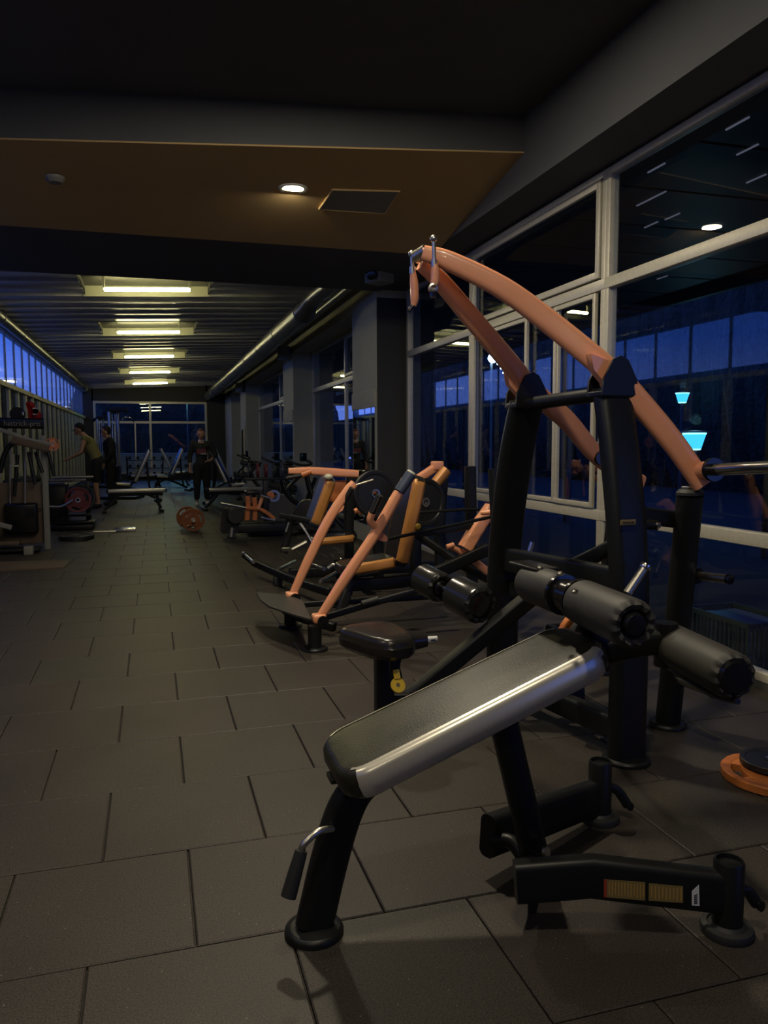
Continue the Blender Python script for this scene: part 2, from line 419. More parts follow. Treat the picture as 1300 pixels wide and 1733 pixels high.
for i, l in enumerate(LY):
    t = thing('trough_light', '', 'ceiling light', (0, l, zc(0)), 'recessed trough lights in the board ceiling')
    y0, y1 = l-.9, l-.9+3*BP
    bm = nb()
    for a, b in (((-.88, y0-.02, 0), (-.86, y1+.02, .14)), ((.86, y0-.02, 0), (.88, y1+.02, .14)), ((-.88, y0-.02, .0), (.88, y0, .14)), ((-.88, y0, .12), (.88, y1, .14))):
        vs = box(bm, (a[0], a[1], a[2]), (b[0], b[1], b[2]))
        for v in vs: v.co.z += zc(v.co.x)
    h = obj('housing', bm, 'trodim', t, smooth=False)
    bm = nb(); vs = box(bm, (-.88, y1, -.03), (.88, y1+.02, .14))
    for v in vs: v.co.z += zc(v.co.x)
    obj('lit_lip', bm, 'trof', t, smooth=False)  # lighter enamel than the housing, so the lit look is in the colour
    bm = nb(); tube(bm, [(-.57, l, zc(-.57)-.06), (.57, l, zc(.57)-.06)], .026, 12); obj('lit_tube', bm, 'tube', t)
    for s in (-1, 1):
        bm = nb(); box(bm, (s*.57-.015, l-.02, zc(s*.57)-.085), (s*.57+.015, l+.02, zc(s*.57)+.12)); obj('tube_holder', bm, 'trof', t)
    t['label'] = ['nearest lit trough light, largest, just behind the cross beam', 'second lit trough light counting from the cross beam', 'middle lit trough light of the row of five', 'fourth lit trough light, one before the farthest', 'farthest lit trough light, above the end wall'][i]

# ---- walls
bm = nb()
box(bm, (XR, YS+.012, 0), (XW+.15, 10.85, 3.62))                       # first pillar and step
for a, b in ((15.7, 16.95), (24.0, 25.5), (28.5, YE+.2)): box(bm, (XR, a, 0), (XW+.15, b, 3.3))
box(bm, (XR, 10.85, 3.17), (XW+.15, YE+.2, 3.66))
box(bm, (XW+.05, 10.85, 0), (XW+.15, YE, .08))
struct('wall_right', bm, 'wallolive')
bm = nb(); box(bm, (XR+.006, YS-.004, 0), (XW, YS+.01, 3.16)); struct('wall_right', bm, 'wallgrey')
bm = nb(); box(bm, (XW+.02, YS-.13, 0), (XW+.15, YS, 3.2)); box(bm, (XW-.03, -3.6, 0), (XW+.12, YS, .045)); struct('wall_right', bm, 'aludark')
bm = nb()
box(bm, (XL-.2, YE, 0), (-2.05, YE+.2, 3.7)); box(bm, (2.03, YE, 0), (XW+.2, YE+.2, 3.7)); box(bm, (-2.1, YE, 2.96), (2.1, YE+.2, 3.7)); box(bm, (-2.1, YE, 0), (2.1, YE+.2, .28))
struct('wall_back', bm, 'wallgrey')
bm = nb(); box(bm, (XL-.2, -3.6, 0), (XW+.2, -3.4, 3.9)); struct('wall_front', bm, 'wallgrey')
bm = nb(); box(bm, (XL-.15, -3.6, 3.33), (XL, YE+.2, 3.9)); box(bm, (XL-.15, -3.6, 0), (XL+.0, YE+.2, .12)); box(bm, (XL-.15, -3.6, 0), (XL, -3.2, 3.9)); struct('wall_left', bm, 'wallgrey')

# ---- near window wall: four bays
def frame_window(n, x, ya, yb, za, zb, w, d, mulls=(), rails=(), m='alu', extra=(), glass=True):
    """frame in the plane x, from ya to yb and za to zb; mulls are y, rails are z"""
    bm = nb()
    box(bm, (x-d/2, ya, za), (x+d/2, ya+w, zb), .004); box(bm, (x-d/2, yb-w, za), (x+d/2, yb, zb), .004)
    box(bm, (x-d/2+.001, ya+w, za), (x+d/2-.001, yb-w, za+w), .004); box(bm, (x-d/2+.001, ya+w, zb-w), (x+d/2-.001, yb-w, zb), .004)
    for y in mulls: box(bm, (x-d/2+.002, y-w/2, za+w), (x+d/2-.002, y+w/2, zb-w), .004)
    for z in rails: box(bm, (x-d/2-.004, ya+.001, z-w*.75), (x+d/2+.002, yb-.001, z+w*.75), .004)
    for a, b in extra: box(bm, a, b, .004)
    o = tag(obj('window_%d' % n, bm, m), kind='structure')
    if glass:
        bm = nb(); box(bm, (x-.003, ya+.01, za+.01), (x+.003, yb-.01, zb-.01)); g = obj('pane', bm, 'glass', o, smooth=False)
    return o
Z1, Z2, Z3 = .80, 2.45, 3.24
def sash(x, ya, yb, za, zb, w=.035, d=.03):
    return [((x-d, ya, za), (x, ya+w, zb)), ((x-d, yb-w, za), (x, yb, zb)), ((x-d, ya+w, za), (x, yb-w, za+w)), ((x-d, ya+w, zb-w), (x, yb-w, zb))]
WG = XW-.0
frame_window(1, WG, -3.4, -.1, .04, Z3, .05, .07, rails=(Z1, Z2))
frame_window(2, WG, -.1, 2.45, .04, Z3, .05, .07, rails=(Z1, Z2))
frame_window(3, WG, 2.45, 4.97, .04, Z3, .05, .07, rails=(Z1, Z2))
y1 = P(948, 700, x=XW).y; y2 = P(898, 700, x=XW).y
frame_window(4, WG, 4.97, 7.4, .04, Z3, .05, .07, rails=(Z1, Z2), extra=sash(WG-.02, 5.03, 7.34, Z2+.05, Z3-.06, .05)+sash(WG-.025, 5.06, y1+.03, Z1+.05, Z2-.05)+sash(WG-.01, y1-.02, y2+.05, Z1+.05, Z2-.05)+sash(WG-.02, y2, 7.33, Z1+.05, Z2-.05))
frame_window(5, WG, 7.4, 9.47, .04, Z3, .05, .07, rails=(Z1, Z2))
# ---- rear right windows, set deep in the wall
for n, (a, b) in enumerate(((10.85, 15.7), (16.95, 24.0), (25.5, 28.5))):
    h = b-a; mm = [a+h*.42, a+h*.3] if n < 2 else [a+h*.5]
    ex = sash(XW-.0, a+.08, a+h*.41, 2.45, 3.1, .05)
    frame_window(6+n, XW+.02, a, b, .05, 3.17, .055, .06, mulls=mm, rails=(2.40,), extra=ex)
# ---- end wall window
bm = nb()
yE = YE+.05
for z in (.28, 2.18, 2.92): box(bm, (-2.06, YE-.03, z-.03), (2.04, YE+.06, z+.05))
for x in (-2.06, -.08, 1.98): box(bm, (x, YE-.035, .3), (x+.08, YE+.055, 2.95))
for x in (-1.35, -.62): box(bm, (x, YE-.03, .3), (x+.05, YE+.05, 2.15))
w = tag(obj('window_9', bm, 'alu', smooth=False), kind='structure')
bm = nb(); box(bm, (-2.04, YE+.02, .3), (2.02, YE+.026, 2.94)); obj('pane', bm, 'glass', w, smooth=False)
# ---- left glazing: deep cream posts below the sill rail, a band of sky above it
bm = nb()
box(bm, (XL-.03, -3.3, 2.32), (XL+.07, YE, 2.40)); box(bm, (XL-.05, -3.3, 3.29), (XL+.04, YE, 3.36)); box(bm, (XL-.03, -3.3, .12), (XL+.06, YE, .2))
o = tag(obj('window_10', bm, 'lath', smooth=False), kind='structure')
py_ = [14.1+.95*k for k in range(-18, 18)]
bm = nb()
for y in py_: box(bm, (XL-.004, y-.09, .2), (XL+.04, y+.09, 2.32))
obj('post', bm, 'lath', o, smooth=False)['kind'] = 'stuff'
bm = nb()
for y in py_: box(bm, (XL-.03, y-.022, 2.40), (XL+.004, y+.022, 3.29))
obj('mullion', bm, 'offwhite', o, smooth=False)['kind'] = 'stuff'
bm = nb(); box(bm, (XL-.012, -3.3, .2), (XL-.006, YE, 2.36)); obj('pane', bm, 'sheet', o, smooth=False)
bm = nb(); box(bm, (XL-.012, -3.3, 2.36), (XL-.006, YE, 3.3)); obj('upper_pane', bm, 'frost', o, smooth=False)

# ---- mirrors on the pillars
for i, (a, b, lab) in enumerate(((9.68, 10.8, 'tall mirror on the nearest olive pillar, reflecting the blue window band'), (15.78, 16.88, 'mirror on the second olive pillar, between two deep windows'), (24.1, 25.3, 'mirror on the farthest narrow pillar'))):
    bm = nb(); box(bm, (XR-.008, a, .25), (XR, b, 1.80)); tag(obj('wall_mirror', bm, 'mirror', smooth=False), lab, 'mirror', 'mirrors on the pillars')
    bm = nb(); box(bm, (XR-.02, a-.05, 1.80), (XR, b+.03, 2.03), .004)
    tag(obj('mirror_board', bm, 'wallolive'), ['olive board over the mirror on the nearest pillar', 'olive board over the mirror on the second pillar', 'olive board over the mirror on the farthest pillar'][i], 'board', 'boards above the mirrors')

# ---- ducts
t = thing('ventilation_duct', 'thick round metal duct hanging under the board ceiling on the right', 'duct', (2.05, 10, 3.1))
bm = nb(); tube(bm, [(2.10, 11.0, 3.18), (2.10, 30.9, 3.18)], .155, 24); d = obj('pipe', bm, 'duct', t)
bm = nb(); tube(bm, [(2.18, 9.45, 3.31), (2.14, 10.5, 3.29), (2.11, 10.8, 3.22), (2.10, 11.02, 3.18)], [.10, .10, .12, .157], 24); obj('narrow_pipe', bm, 'duct', t)
for k in range(10):
    bm = nb(); y = 11.02+2.1*k; tube(bm, [(2.10, y, 3.18), (2.10, y+.05, 3.18)], .162, 24); obj('pipe_joint', bm, 'duct', t)
t = thing('conduit_pipe', 'slim pipe running above the rear right windows beside the duct', 'pipe', (2.6, 10, 3.4))
bm = nb(); tube(bm, [(2.62, 9.7, 3.44), (2.62, 30.9, 3.44)], .06, 12); obj('pipe', bm, 'duct', t)
t = thing('heating_pipe', 'round pipe running above the blue window band on the left', 'pipe', (XL+.15, 9, 3.4))
bm = nb(); tube(bm, [(XL+.17, 9.0, 3.33), (XL+.17, 30.9, 3.33)], .095, 20); obj('pipe', bm, 'duct', t)
for k in range(11):
    bm = nb(); y = 9.6+2*k; tube(bm, [(XL+.17, y, 3.33), (XL+.17, y+.05, 3.33)], .102, 20); obj('pipe_joint', bm, 'steel', t)
    
# ---- ceiling fittings
def downlight(x, y, z, lab, pw, col=(1, .88, .66)):
    t = thing('downlight', lab, 'ceiling light', (x, y, z), 'round downlights')
    bm = nb(); lathe(bm, [(.085, .004), (.088, -.006), (.108, -.010), (.118, .0), (.118, .004)], (x, y, z)); obj('trim_ring', bm, 'white', t)
    bm = nb(); lathe(bm, [(.086, -.002), (.07, -.004), (.04, -.006), (0, -.007)], (x, y, z)); obj('lit_lens', bm, 'lens', t)
    l = bpy.data.lights.new('downlight_lamp', 'AREA'); l.energy = pw*.29; l.color = col; l.shape = 'DISK'; l.size = .165
    lo_ = bpy.data.objects.new('downlight_lamp', l); C.objects.link(lo_); lo_.location = (x, y, z-.0125)
    return t
p = P(496, 319, y=6.40); 
downlight(p.x, p.y, zs(p.y)-.004, 'lit round downlight in the ochre soffit', 95)
downlight(.85, 3.94, 3.775, 'lit round downlight in the dark ceiling just above the top of the photo', 240)
downlight(.55, 1.1, 3.775, 'lit round downlight in the dark ceiling over the camera', 130)
downlight(-1.5, 2.2, 3.775, 'lit round downlight in the dark ceiling on the aisle side', 55)
downlight(-.9, -1.6, 3.775, 'added fill downlight in the dark ceiling behind the camera', 70)  # unseen lamp added to brighten the soffit and near ceiling
bm = nb(); q = [P(*s, z=3.30) for s in ((566, 320), (676, 322), (650, 358), (542, 352))]
t = thing('access_panel', 'square access panel in the ochre soffit beside the downlight', 'ceiling panel', q[0])
def on_slope(px, py):
    d = P(px, py, y=6)-CAM; # z = 3.385-.155*(y-5.24)
    tt = (3.505+.155*5.545-CH)/(d.z+.155*d.y); return CAM+d*tt
cs = [on_slope(*s)+Vector((0, 0, -.001)) for s in ((563, 319), (676, 322), (652, 360), (540, 352))]
bm = nb(); prism(bm, cs, .008, (0, 0, -1)); obj('panel', bm, 'offwhite', t, smooth=False)
bm = nb()
for a, b in zip(cs, cs[1:]+cs[:1]): tube(bm, [a-Vector((0, 0, .008)), b-Vector((0, 0, .008))], .008, 8)
obj('panel_frame', bm, 'ochre', t)
c = on_slope(93, 299); bm = nb(); lathe(bm, [(.07, 0), (.07, -.02), (.05, -.045), (0, -.05)], c)
tag(obj('smoke_detector', bm, 'offwhite', org=c), 'grey round smoke detector on the left of the ochre soffit', 'smoke detector')
c = P(93, 183, z=3.775); t = thing('motion_sensor', 'small black ceiling sensor with a red light on the dark ceiling', 'sensor', c)
bm = nb(); lathe(bm, [(.05, 0), (.05, -.02), (.03, -.035), (0, -.038)], c); obj('body', bm, 'blackgloss', t)
bm = nb(); box(bm, c+Vector((-.022, -.012, -.046)), c+Vector((.022, .012, -.034)), .003); obj('red_light', bm, 'led', t)
c = P(642, 466, y=8.5); t = thing('security_camera', 'grey box camera on a bracket under the cross beam', 'camera', c)
bm = nb(); box(bm, c-Vector((.12, .12, .09)), c+Vector((.12, .12, .09)), .02, Matrix.Rotation(.5, 3, 'Z')); obj('housing', bm, 'offwhite', t)
bm = nb(); lathe(bm, [(.05, 0), (.055, .05), (.04, .055), (0, .05)], c+Vector((-.1, -.1, -.02)), (-.7, -.7, -.2)); obj('lens', bm, 'blackgloss', t)
bm = nb(); tube(bm, [c, c+Vector((.0, .02, .06)), Vector((c.x, c.y+.03, 3.206))], .022, 10); obj('bracket', bm, 'offwhite', t)
for (px, py, yy), lab in (((481, 598, 15.6), 'grey wall speaker at the top of the second pillar'), ((407, 656, 24.2), 'grey wall speaker at the top of the farthest pillar')):
    c = P(px, py, y=yy); c.x = min(c.x, XR-.14); t = thing('wall_speaker', lab, 'speaker', c, 'wall speakers on the right')
    bm = nb(); box(bm, c-Vector((.11, .1, .14)), c+Vector((.11, .1, .14)), .02, Matrix.Rotation(-.5, 3, 'Z')); obj('cabinet', bm, 'offwhite', t)
    bm = nb(); tube(bm, [c+Vector((.05, 0, 0)), c+Vector((.16, 0, .02))], .02, 8); obj('bracket', bm, 'blackgloss', t)

# ================================================================== DECLINE SIT-UP BENCH (foreground)
V = Vector
def mk(parent, name, mt, fn, **k):
    bm = nb(); fn(bm); return obj(name, bm, mt, parent, **k)
bench = thing('decline_bench', 'nearest sit-up bench with silver-edged black pad sloping down to a round foot', 'bench', (1.0, 2.0, 0))
fx, fy = .385, 1.987
flange(bench, (fx, fy, 0), .080)
def fl_(bm):
    sweep(bm, [(fx, fy, .02), (.43, fy, .20), (.475, fy, .335), (.53, fy, .405), (.63, fy, .455), (.9, fy, .565), (1.17, fy, .665)], rrect(.062, .105, .028), up=(-1, 0, .3), scales=[1, 1, .98, .9, .7, .55, .5])
mk(bench, 'front_leg', 'black', fl_)
PC0 = P(592, 1292, z=.515); PC1 = P(972, 1098, z=.755)
axp = V((PC1.x-PC0.x, 0, PC1.z-PC0.z)).normalized(); nrp = axp.cross(V((0, 1, 0))); nrp = nrp if nrp.z > 0 else -nrp
pc = V((.815, 1.995, .625))
def padpt(px, py): pass
axp = V((math.cos(math.radians(20.5)), 0, math.sin(math.radians(20.5)))); nrp = V((-axp.z, 0, axp.x))
bp_ = pad(bench, 'pad', pc, axp, nrp, .83, .315, .085, rc=.085, be=.026, taper=.93)
mk(bench, 'pad_tab', 'leather', lambda b: box(b, V((.432, 1.97, .415)), V((.455, 2.03, .43)), .004))
def rl(bm): sweep(bm, [P(853, 1225, y=1.99), P(880, 1340, y=1.99), P(906, 1452, y=1.99)], rrect(.06, .082, .025), up=(1, 0, 0))
mk(bench, 'rear_leg', 'black', rl)
def rb(bm): tube(bm, [(1.02, 1.995, .10), (1.0, 2.05, .13), (.96, 2.09, .12)], .022); tube(bm, [(1.03, 1.99, .10), (.99, 1.92, .11), (.945, 1.86, .11)], .03)
mk(bench, 'hub', 'black', rb)
mk(bench, 'hub_bolt', 'steel', lambda b: lathe(b, [(0, 0), (.014, 0), (.014, .01), (0, .012)], P(922, 1442, y=1.93), (.5, -.8, .3)))
# splayed base beams
A0, A1, A2 = P(872, 1492, y=1.845), P(1000, 1482, y=1.79), P(1222, 1508, y=1.665)
def beam1(bm): sweep(bm, [A0, A0.lerp(A1, .75), A1, A1.lerp(A2, .5), A2], rrect(.055, .115, .018), up=(0, 0, 1), smooth=False)
b1 = mk(bench, 'base_beam', 'black', beam1)
B0, B2_ = P(825, 1415, y=2.10), P(1010, 1348, y=2.325)
def beam2(bm): sweep(bm, [B0, B0.lerp(B2_, .5)+V((0, -.0, 0)), B2_], rrect(.06, .13, .022), up=(0, 0, 1), scales=[1, 1, .95])
b2 = mk(bench, 'base_beam', 'black', beam2)
for (c, h, hx) in (((A2.x+.02, A2.y, 0), .205, P(1280, 1528, y=1.66)), ((B2_.x+.012, B2_.y, 0), .215, P(1062, 1362, y=2.31))):
    c = V(c)
    mk(bench, 'foot_tube', 'black', lambda b: lathe(b, [(0, .02), (.040, .02), (.040, h-.006), (.037, h), (.033, h), (.033, h-.012), (0, h-.012)], c))
    mk(bench, 'rubber_foot', 'rubber', lambda b: lathe(b, [(0, 0), (.068, 0), (.07, .012), (.066, .022), (.052, .026), (.05, .022), (.038, .034), (.03, .045), (0, .045)], c))
    a = c+V((.03, 0, h*.55))
    br = mk(bench, 'wheel_bracket', 'black', lambda b: sweep(b, [a, a.lerp(hx, .5)+V((0, 0, .018)), hx], rrect(.028, .034, .012), up=(0, 0, 1)))
    mk(bench, 'bracket_bolt', 'blackgloss', lambda b: lathe(b, [(0, 0), (.014, 0), (.014, .008), (0, .01)], hx+V((0, -.012, 0)), (.2, -1, .1)))
# labels on the near base beam
bd = (A2-A1).normalized()
def on_beam(px, py):
    n = bd.cross(V((0, 0, 1))).normalized(); n = n if n.y < 0 else -n
    d = P(px, py, y=1.7)-CAM; q0 = A1+n*.0285; t = (q0-CAM).dot(n)/d.dot(n); return CAM+d*t, n
for k, (pts, mt_, lab) in enumerate(((((1022, 1488), (1092, 1493), (1092, 1524), (1022, 1518)), 'label', 'tan label full of small print'), (((1098, 1495), (1156, 1500), (1156, 1528), (1098, 1524)), 'label', 'second tan label with small symbols'), (((1171, 1508), (1183, 1497), (1184, 1533), (1171, 1532)), 'white', 'small white barcode label with a cut corner'))):
    q = [on_beam(*s) for s in pts]; n = q[0][1]; bm = nb(); prism(bm, [a for a, _ in q], .0008, n); o = obj('label_sticker', bm, mt_, b1, smooth=False); o['label'] = lab
    a, b_, c_, d_ = [x for x, _ in q]; xd = (b_-a)
    bm = nb()
    if k < 2:
        nn = 13 if k == 0 else 9
        for i in range(nn):
            u = (i+.6)/(nn+.3); w_ = .35/nn; z0 = .12; z1 = .88 if i % 3 else .78
            p0 = a.lerp(b_, u).lerp(d_.lerp(c_, u), z0); p1 = a.lerp(b_, u+w_).lerp(d_.lerp(c_, u+w_), z0); p2 = a.lerp(b_, u+w_).lerp(d_.lerp(c_, u+w_), z1); p3 = a.lerp(b_, u).lerp(d_.lerp(c_, u), z1)
            prism(bm, [x+n*.0008 for x in (p0, p1, p2, p3)], .0003, n)
        obj('print', bm, 'goldink', b1, smooth=False)
        if k == 0:
            bm = nb(); p0, p1, p2, p3 = a, a.lerp(b_, .07), d_.lerp(c_, .07), d_; prism(bm, [x+n*.0009 for x in (p0, p1, p2, p3)], .0004, n); obj('warning_stripe', bm, 'labelred', b1, smooth=False)
    else:
        for i in range(5):
            z0 = .38+.11*i; p0 = a.lerp(d_, z0).lerp(b_.lerp(c_, z0), .3); p1 = a.lerp(d_, z0).lerp(b_.lerp(c_, z0), .75); p2 = p1+V((0, 0, -.0035)); p3 = p0+V((0, 0, -.0035))
            prism(bm, [x+n*.0009 for x in (p0, p1, p2, p3)], .0003, n)
        obj('print', bm, 'ink', b1, smooth=False)
# adjusting handle on the front leg
h0, h1, h2, h3, h4 = P(563, 1402, y=1.95), P(538, 1408, y=1.93), P(515, 1428, y=1.92), P(510, 1440, y=1.92), P(488, 1518, y=1.90)
hb = mk(bench, 'handle_bar', 'steel', lambda b: tube(b, [h0, h1, h2, h3], .0095, 12)); hb['label'] = 'bare steel handle bar'
mk(hb, 'grip', 'rubber', lambda b: tube(b, [h3, h3.lerp(h4, .5), h4], [.0165, .019, .0205], 16))
# head bracket, leg rollers
mk(bench, 'head_bracket', 'black', lambda b: sweep(b, [(1.10, 1.99, .655), (1.24, 1.99, .70), (1.36, 1.97, .725), (1.45, 1.95, .735)], rrect(.05, .075, .02), up=(0, 0, 1)))
bz = .88; m0 = P(896, 985, z=bz-.01); m1 = P(952, 1006, z=bz-.01); m2 = P(983, 1017, z=bz-.01); m3_ = P(1076, 1058, z=bz-.01)
mk(bench, 'roller_post', 'black', lambda b: sweep(b, [(1.30, 1.99, .70), (1.235, 2.0, .76), (1.19, 2.01, .86)], rrect(.05, .06, .018), up=(0, 1, 0)))
mk(bench, 'roller_collar', 'blackgloss', lambda b: lathe(b, [(0, 0), (.062, 0), (.062, .012), (.05, .014), (.05, (m2-m1).length-.014), (.062, (m2-m1).length-.012), (.062, (m2-m1).length), (0, (m2-m1).length)], m1, (m2-m1), 28))
for q in ((973, 1003), (914, 963), (948, 973)):
    mk(bench, 'bolt', 'chrome', lambda b: lathe(b, [(0, 0), (.009, 0), (.009, .006), (.005, .010), (0, .010)], P(*q, z=bz+(.05 if q[0] > 950 else .075)), (-.1, -.2, 1), 12))
mk(bench, 'roller_cover', 'leatherp', lambda b: box(b, m0.lerp(m1, .1)+V((-.04, -.09, .052)), m0.lerp(m1, .1)+V((.045, .09, .062)), .004, Matrix.Rotation(.05, 3, 'Z')))
rd = m3_-m0
roller(bench, m1, m0, .062, gather=False); roller(bench, m2, m3_, .064)
cz = .715; c0 = P(1040, 1040, z=cz); c1 = P(1132, 1089, z=cz); c2 = P(1246, 1147, z=cz)
mk(bench, 'roller_rod', 'chrome', lambda b: tube(b, [c0, c1, c1.lerp(c2, .5)], .0125, 14))
roller(bench, c1, c2, .064, mt='foam', cap=.8)
mk(bench, 'roller_hanger', 'black', lambda b: tube(b, [c1+V((0, 0, -.075)), c1.lerp(c2, .7)+V((0, 0, -.078)), c2+V((0, -.01, -.06))], .008, 10))
mk(bench, 'sleeve', 'blackgloss', lambda b: tube(b, [V((1.45, 1.95, .66)), V((1.45, 1.95, .79))], .034, 18))

# ================================================================== LEVER PULLDOWN MACHINE
lat = thing('lever_pulldown_machine', 'tall black pulldown machine with two salmon orange lever arms raised to the ceiling', 'exercise machine', (1.9, 3.15, 0))
N0 = V((1.864, 2.746, 0)); N1 = P(1036, 662, y=2.90); F0 = V((1.99, 3.66, 0)); F1 = P(891, 682, y=3.42)
F0 = P(850, 1115, y=3.62); F0.z = 0
flange(lat, N0, .098); flange(lat, F0, .098)
def upr(a, b):
    def fn(bm): sweep(bm, [a+V((0, 0, .015)), V((a.x, a.y, .5)), V((a.lerp(b, .12).x, a.lerp(b, .12).y, .85)), V((a.lerp(b, .55).x, a.lerp(b, .55).y, 1.25)), b], rrect(.085, .165, .04), up=(1, 0, 0), scales=[1, 1.02, 1.04, 1.05, 1.02])
    return fn
nu = mk(lat, 'near_upright', 'black', upr(N0, N1)); fu = mk(lat, 'far_upright', 'black', upr(F0, F1))
# pivot housings: pointed black shells clasping the arm
def housing(c, s=1.):
    def fn(bm):
        for dy in (-.062, .048):
            poly = [c+V((x*s, dy, z*s)) for x, z in ((-.085, -.05), (.085, -.05), (.078, .015), (.035, .095), (0, .112), (-.035, .095), (-.078, .015))]
            prism(bm, poly, .014, (0, 1, 0))
        box(bm, c+V((-.085*s, -.06, -.06)), c+V((.085*s, .06, -.03)), .008)
    return fn
mk(lat, 'pivot_housing', 'black', housing(N1+V((0, 0, .03)))); mk(lat, 'pivot_housing', 'black', housing(F1+V((0, 0, .03))))
mk(lat, 'top_crossbar', 'black', lambda b: tube(b, [F1+V((-.03, 0, -.01)), N1+V((-.03, 0, -.01))], .031, 20))
ca, cb = P(858, 948, y=3.56), P(1040, 985, y=2.80)
mk(lat, 'middle_crossbar', 'black', lambda b: sweep(b, [ca, cb], rrect(.05, .13, .02), up=(0, 0, 1), smooth=False))
# arms
def arm(piv, px_pts, side, nm):
    w = []
    for (px, py, y) in px_pts: w.append(P(px, py, y=y))
    return w
na = [P(716, 428, y=3.24), P(760, 442, y=3.20), P(850, 487, y=3.12), P(930, 545, y=3.04), P(1035, 632, y=2.90), P(1092, 692, y=2.855), P(1142, 752, y=2.815), P(1190, 820, y=2.78)]
fa = [P(712, 446, y=3.30), P(745, 475, y=3.32), P(800, 540, y=3.35), P(865, 617, y=3.40), P(900, 660, y=3.42), P(960, 712, y=3.47), P(1015, 775, y=3.52), P(1085, 818, y=3.56)]
arms = []
for pts, lab in ((na, 'near lever arm'), (fa, 'far lever arm')):
    o = mk(lat, 'lever_arm', 'orange', lambda b: sweep(b, pts, rrect(.062, .100, .030, 5), up=(0, 0, 1), scales=[.66, .85, .95, 1, 1.04, 1, .95, .9], k=5)); arms.append(o)
# fork lugs under the arms at the pivots
for c, a in ((N1, arms[0]), (F1, arms[1])):
    def lug(bm):
        poly = [c+V((x, -.02, z)) for x, z in ((-.115, .15), (.05, .10), (.05, -.02), (-.035, -.02), (-.05, .035), (-.10, .085))]; prism(bm, poly, .04, (0, 1, 0))
    mk(a, 'pivot_lug', 'orange', lug)
# knuckle at the meeting of the two arms, and hanging swivel handles
kn = P(709, 432, y=3.28)
mk(arms[0], 'end_collar', 'steel', lambda b: tube(b, [P(703, 436, y=3.3), P(722, 424, y=3.25)], .028, 16))
for a, (top, mid, low), in ((arms[0], (P(734, 404, y=3.19), P(735, 440, y=3.19), P(733, 487, y=3.19))), (arms[1], (P(697, 430, y=3.31), P(698, 452, y=3.31), P(700, 518, y=3.31)))):
    g = mk(a, 'swivel_pin', 'steel', lambda b: (tube(b, [top, mid], .0085, 12), ball(b, top, .0155), lathe(b, [(0, 0), (.014, 0), (.014, .03), (0, .03)], mid-V((0, 0, .0)), (0, 0, -1), 14)))
    h = mk(a, 'hanging_grip', 'orange', lambda b: tube(b, [mid+V((0, 0, -.008)), mid.lerp(low, .4)+V((.006, 0, 0)), mid.lerp(low, .8)+V((.006, 0, 0)), low], [.012, .0185, .0185, .012], 14))
mk(arms[0], 'grip_socket', 'steel', lambda b: (lathe(b, [(0, 0), (.019, 0), (.019, .03), (.011, .032), (.011, .02), (0, .02)], P(733, 486, y=3.19)+V((0, .01, -.005)), (-.2, -1, 0), 20)))
mk(arms[0], 'grip_end', 'blackgloss', lambda b: tube(b, [P(733, 492, y=3.19), P(733, 503, y=3.19)], .014, 12))
mk(arms[1], 'grip_end', 'blackgloss', lambda b: tube(b, [P(699, 517, y=3.31), P(692, 527, y=3.31)], .010, 12))
# weight horn on the near arm
hs, he = P(1184, 796, y=2.78), P(1330, 789, y=2.30)
mk(arms[0], 'horn_socket', 'orange', lambda b: tube(b, [hs, hs.lerp(he, .18)], .036, 20))
mk(arms[0], 'horn_stop', 'blackgloss', lambda b: lathe(b, [(0, 0), (.048, 0), (.05, .008), (.048, .022), (0, .022)], hs.lerp(he, .16), he-hs, 28))
mk(arms[0], 'weight_horn', 'chrome', lambda b: tube(b, [hs.lerp(he, .18), he], .0245, 24))
fs = P(1013, 775, y=3.52); mk(arms[1], 'horn_stop', 'blackgloss', lambda b: lathe(b, [(0, 0), (.036, 0), (.036, .025), (0, .025)], fs+V((-.01, -.03, 0)), (0, -1, 0), 24))
# rear stop columns
R0 = V((2.284, 3.042, 0)); R1 = P(1168, 838, y=2.84)
flange(lat, R0, .085)
mk(lat, 'rear_column', 'black', lambda b: sweep(b, [R0+V((0, 0, .015)), R0.lerp(R1, .3)+V((0, .0, .0)), R0.lerp(R1, .7), R1], rrect(.10, .10, .035), up=(1, 0, 0), scales=[1, 1, 1, 1]))
mk(lat, 'column_cap', 'rubber', lambda b: lathe(b, [(0, 0), (.058, 0), (.058, .012), (.045, .026), (0, .028)], R1, (0, 0, 1), 28))
mk(lat, 'stop_buffer', 'steel', lambda b: box(b, R1+V((-.028, -.025, .028)), R1+V((.028, .025, .038)), .003))
mk(lat, 'buffer_hole', 'ink', lambda b: lathe(b, [(0, 0), (.011, 0), (.011, .002), (0, .002)], R1+V((0, 0, .0375)), (0, 0, 1), 16))
R2 = V((2.45, 3.9, 0)); R3 = V((2.45, 3.72, R1.z))
flange(lat, R2, .085); mk(lat, 'rear_column', 'black', lambda b: sweep(b, [R2+V((0, 0, .015)), R3], rrect(.10, .10, .035), up=(1, 0, 0)))
mk(lat, 'rear_strut', 'black', lambda b: sweep(b, [P(1050, 868, y=2.87), P(1165, 882, y=2.93)], rrect(.05, .075, .015), up=(0, 0, 1), smooth=False))
mk(lat, 'rear_strut', 'black', lambda b: sweep(b, [V((F0.x, 3.5, .60)), V((2.45, 3.78, .60))], rrect(.05, .075, .015), up=(0, 0, 1), smooth=False))
mk(lat, 'damper', 'black', lambda b: tube(b, [P(1070, 886, y=2.82), P(1112, 889, y=2.80)], .022, 16)); mk(lat, 'damper_bolt', 'chrome', lambda b: lathe(b, [(0, 0), (.014, 0), (.014, .012), (.006, .02), (0, .02)], P(1112, 889, y=2.79), (-.3, -1, 0), 14))
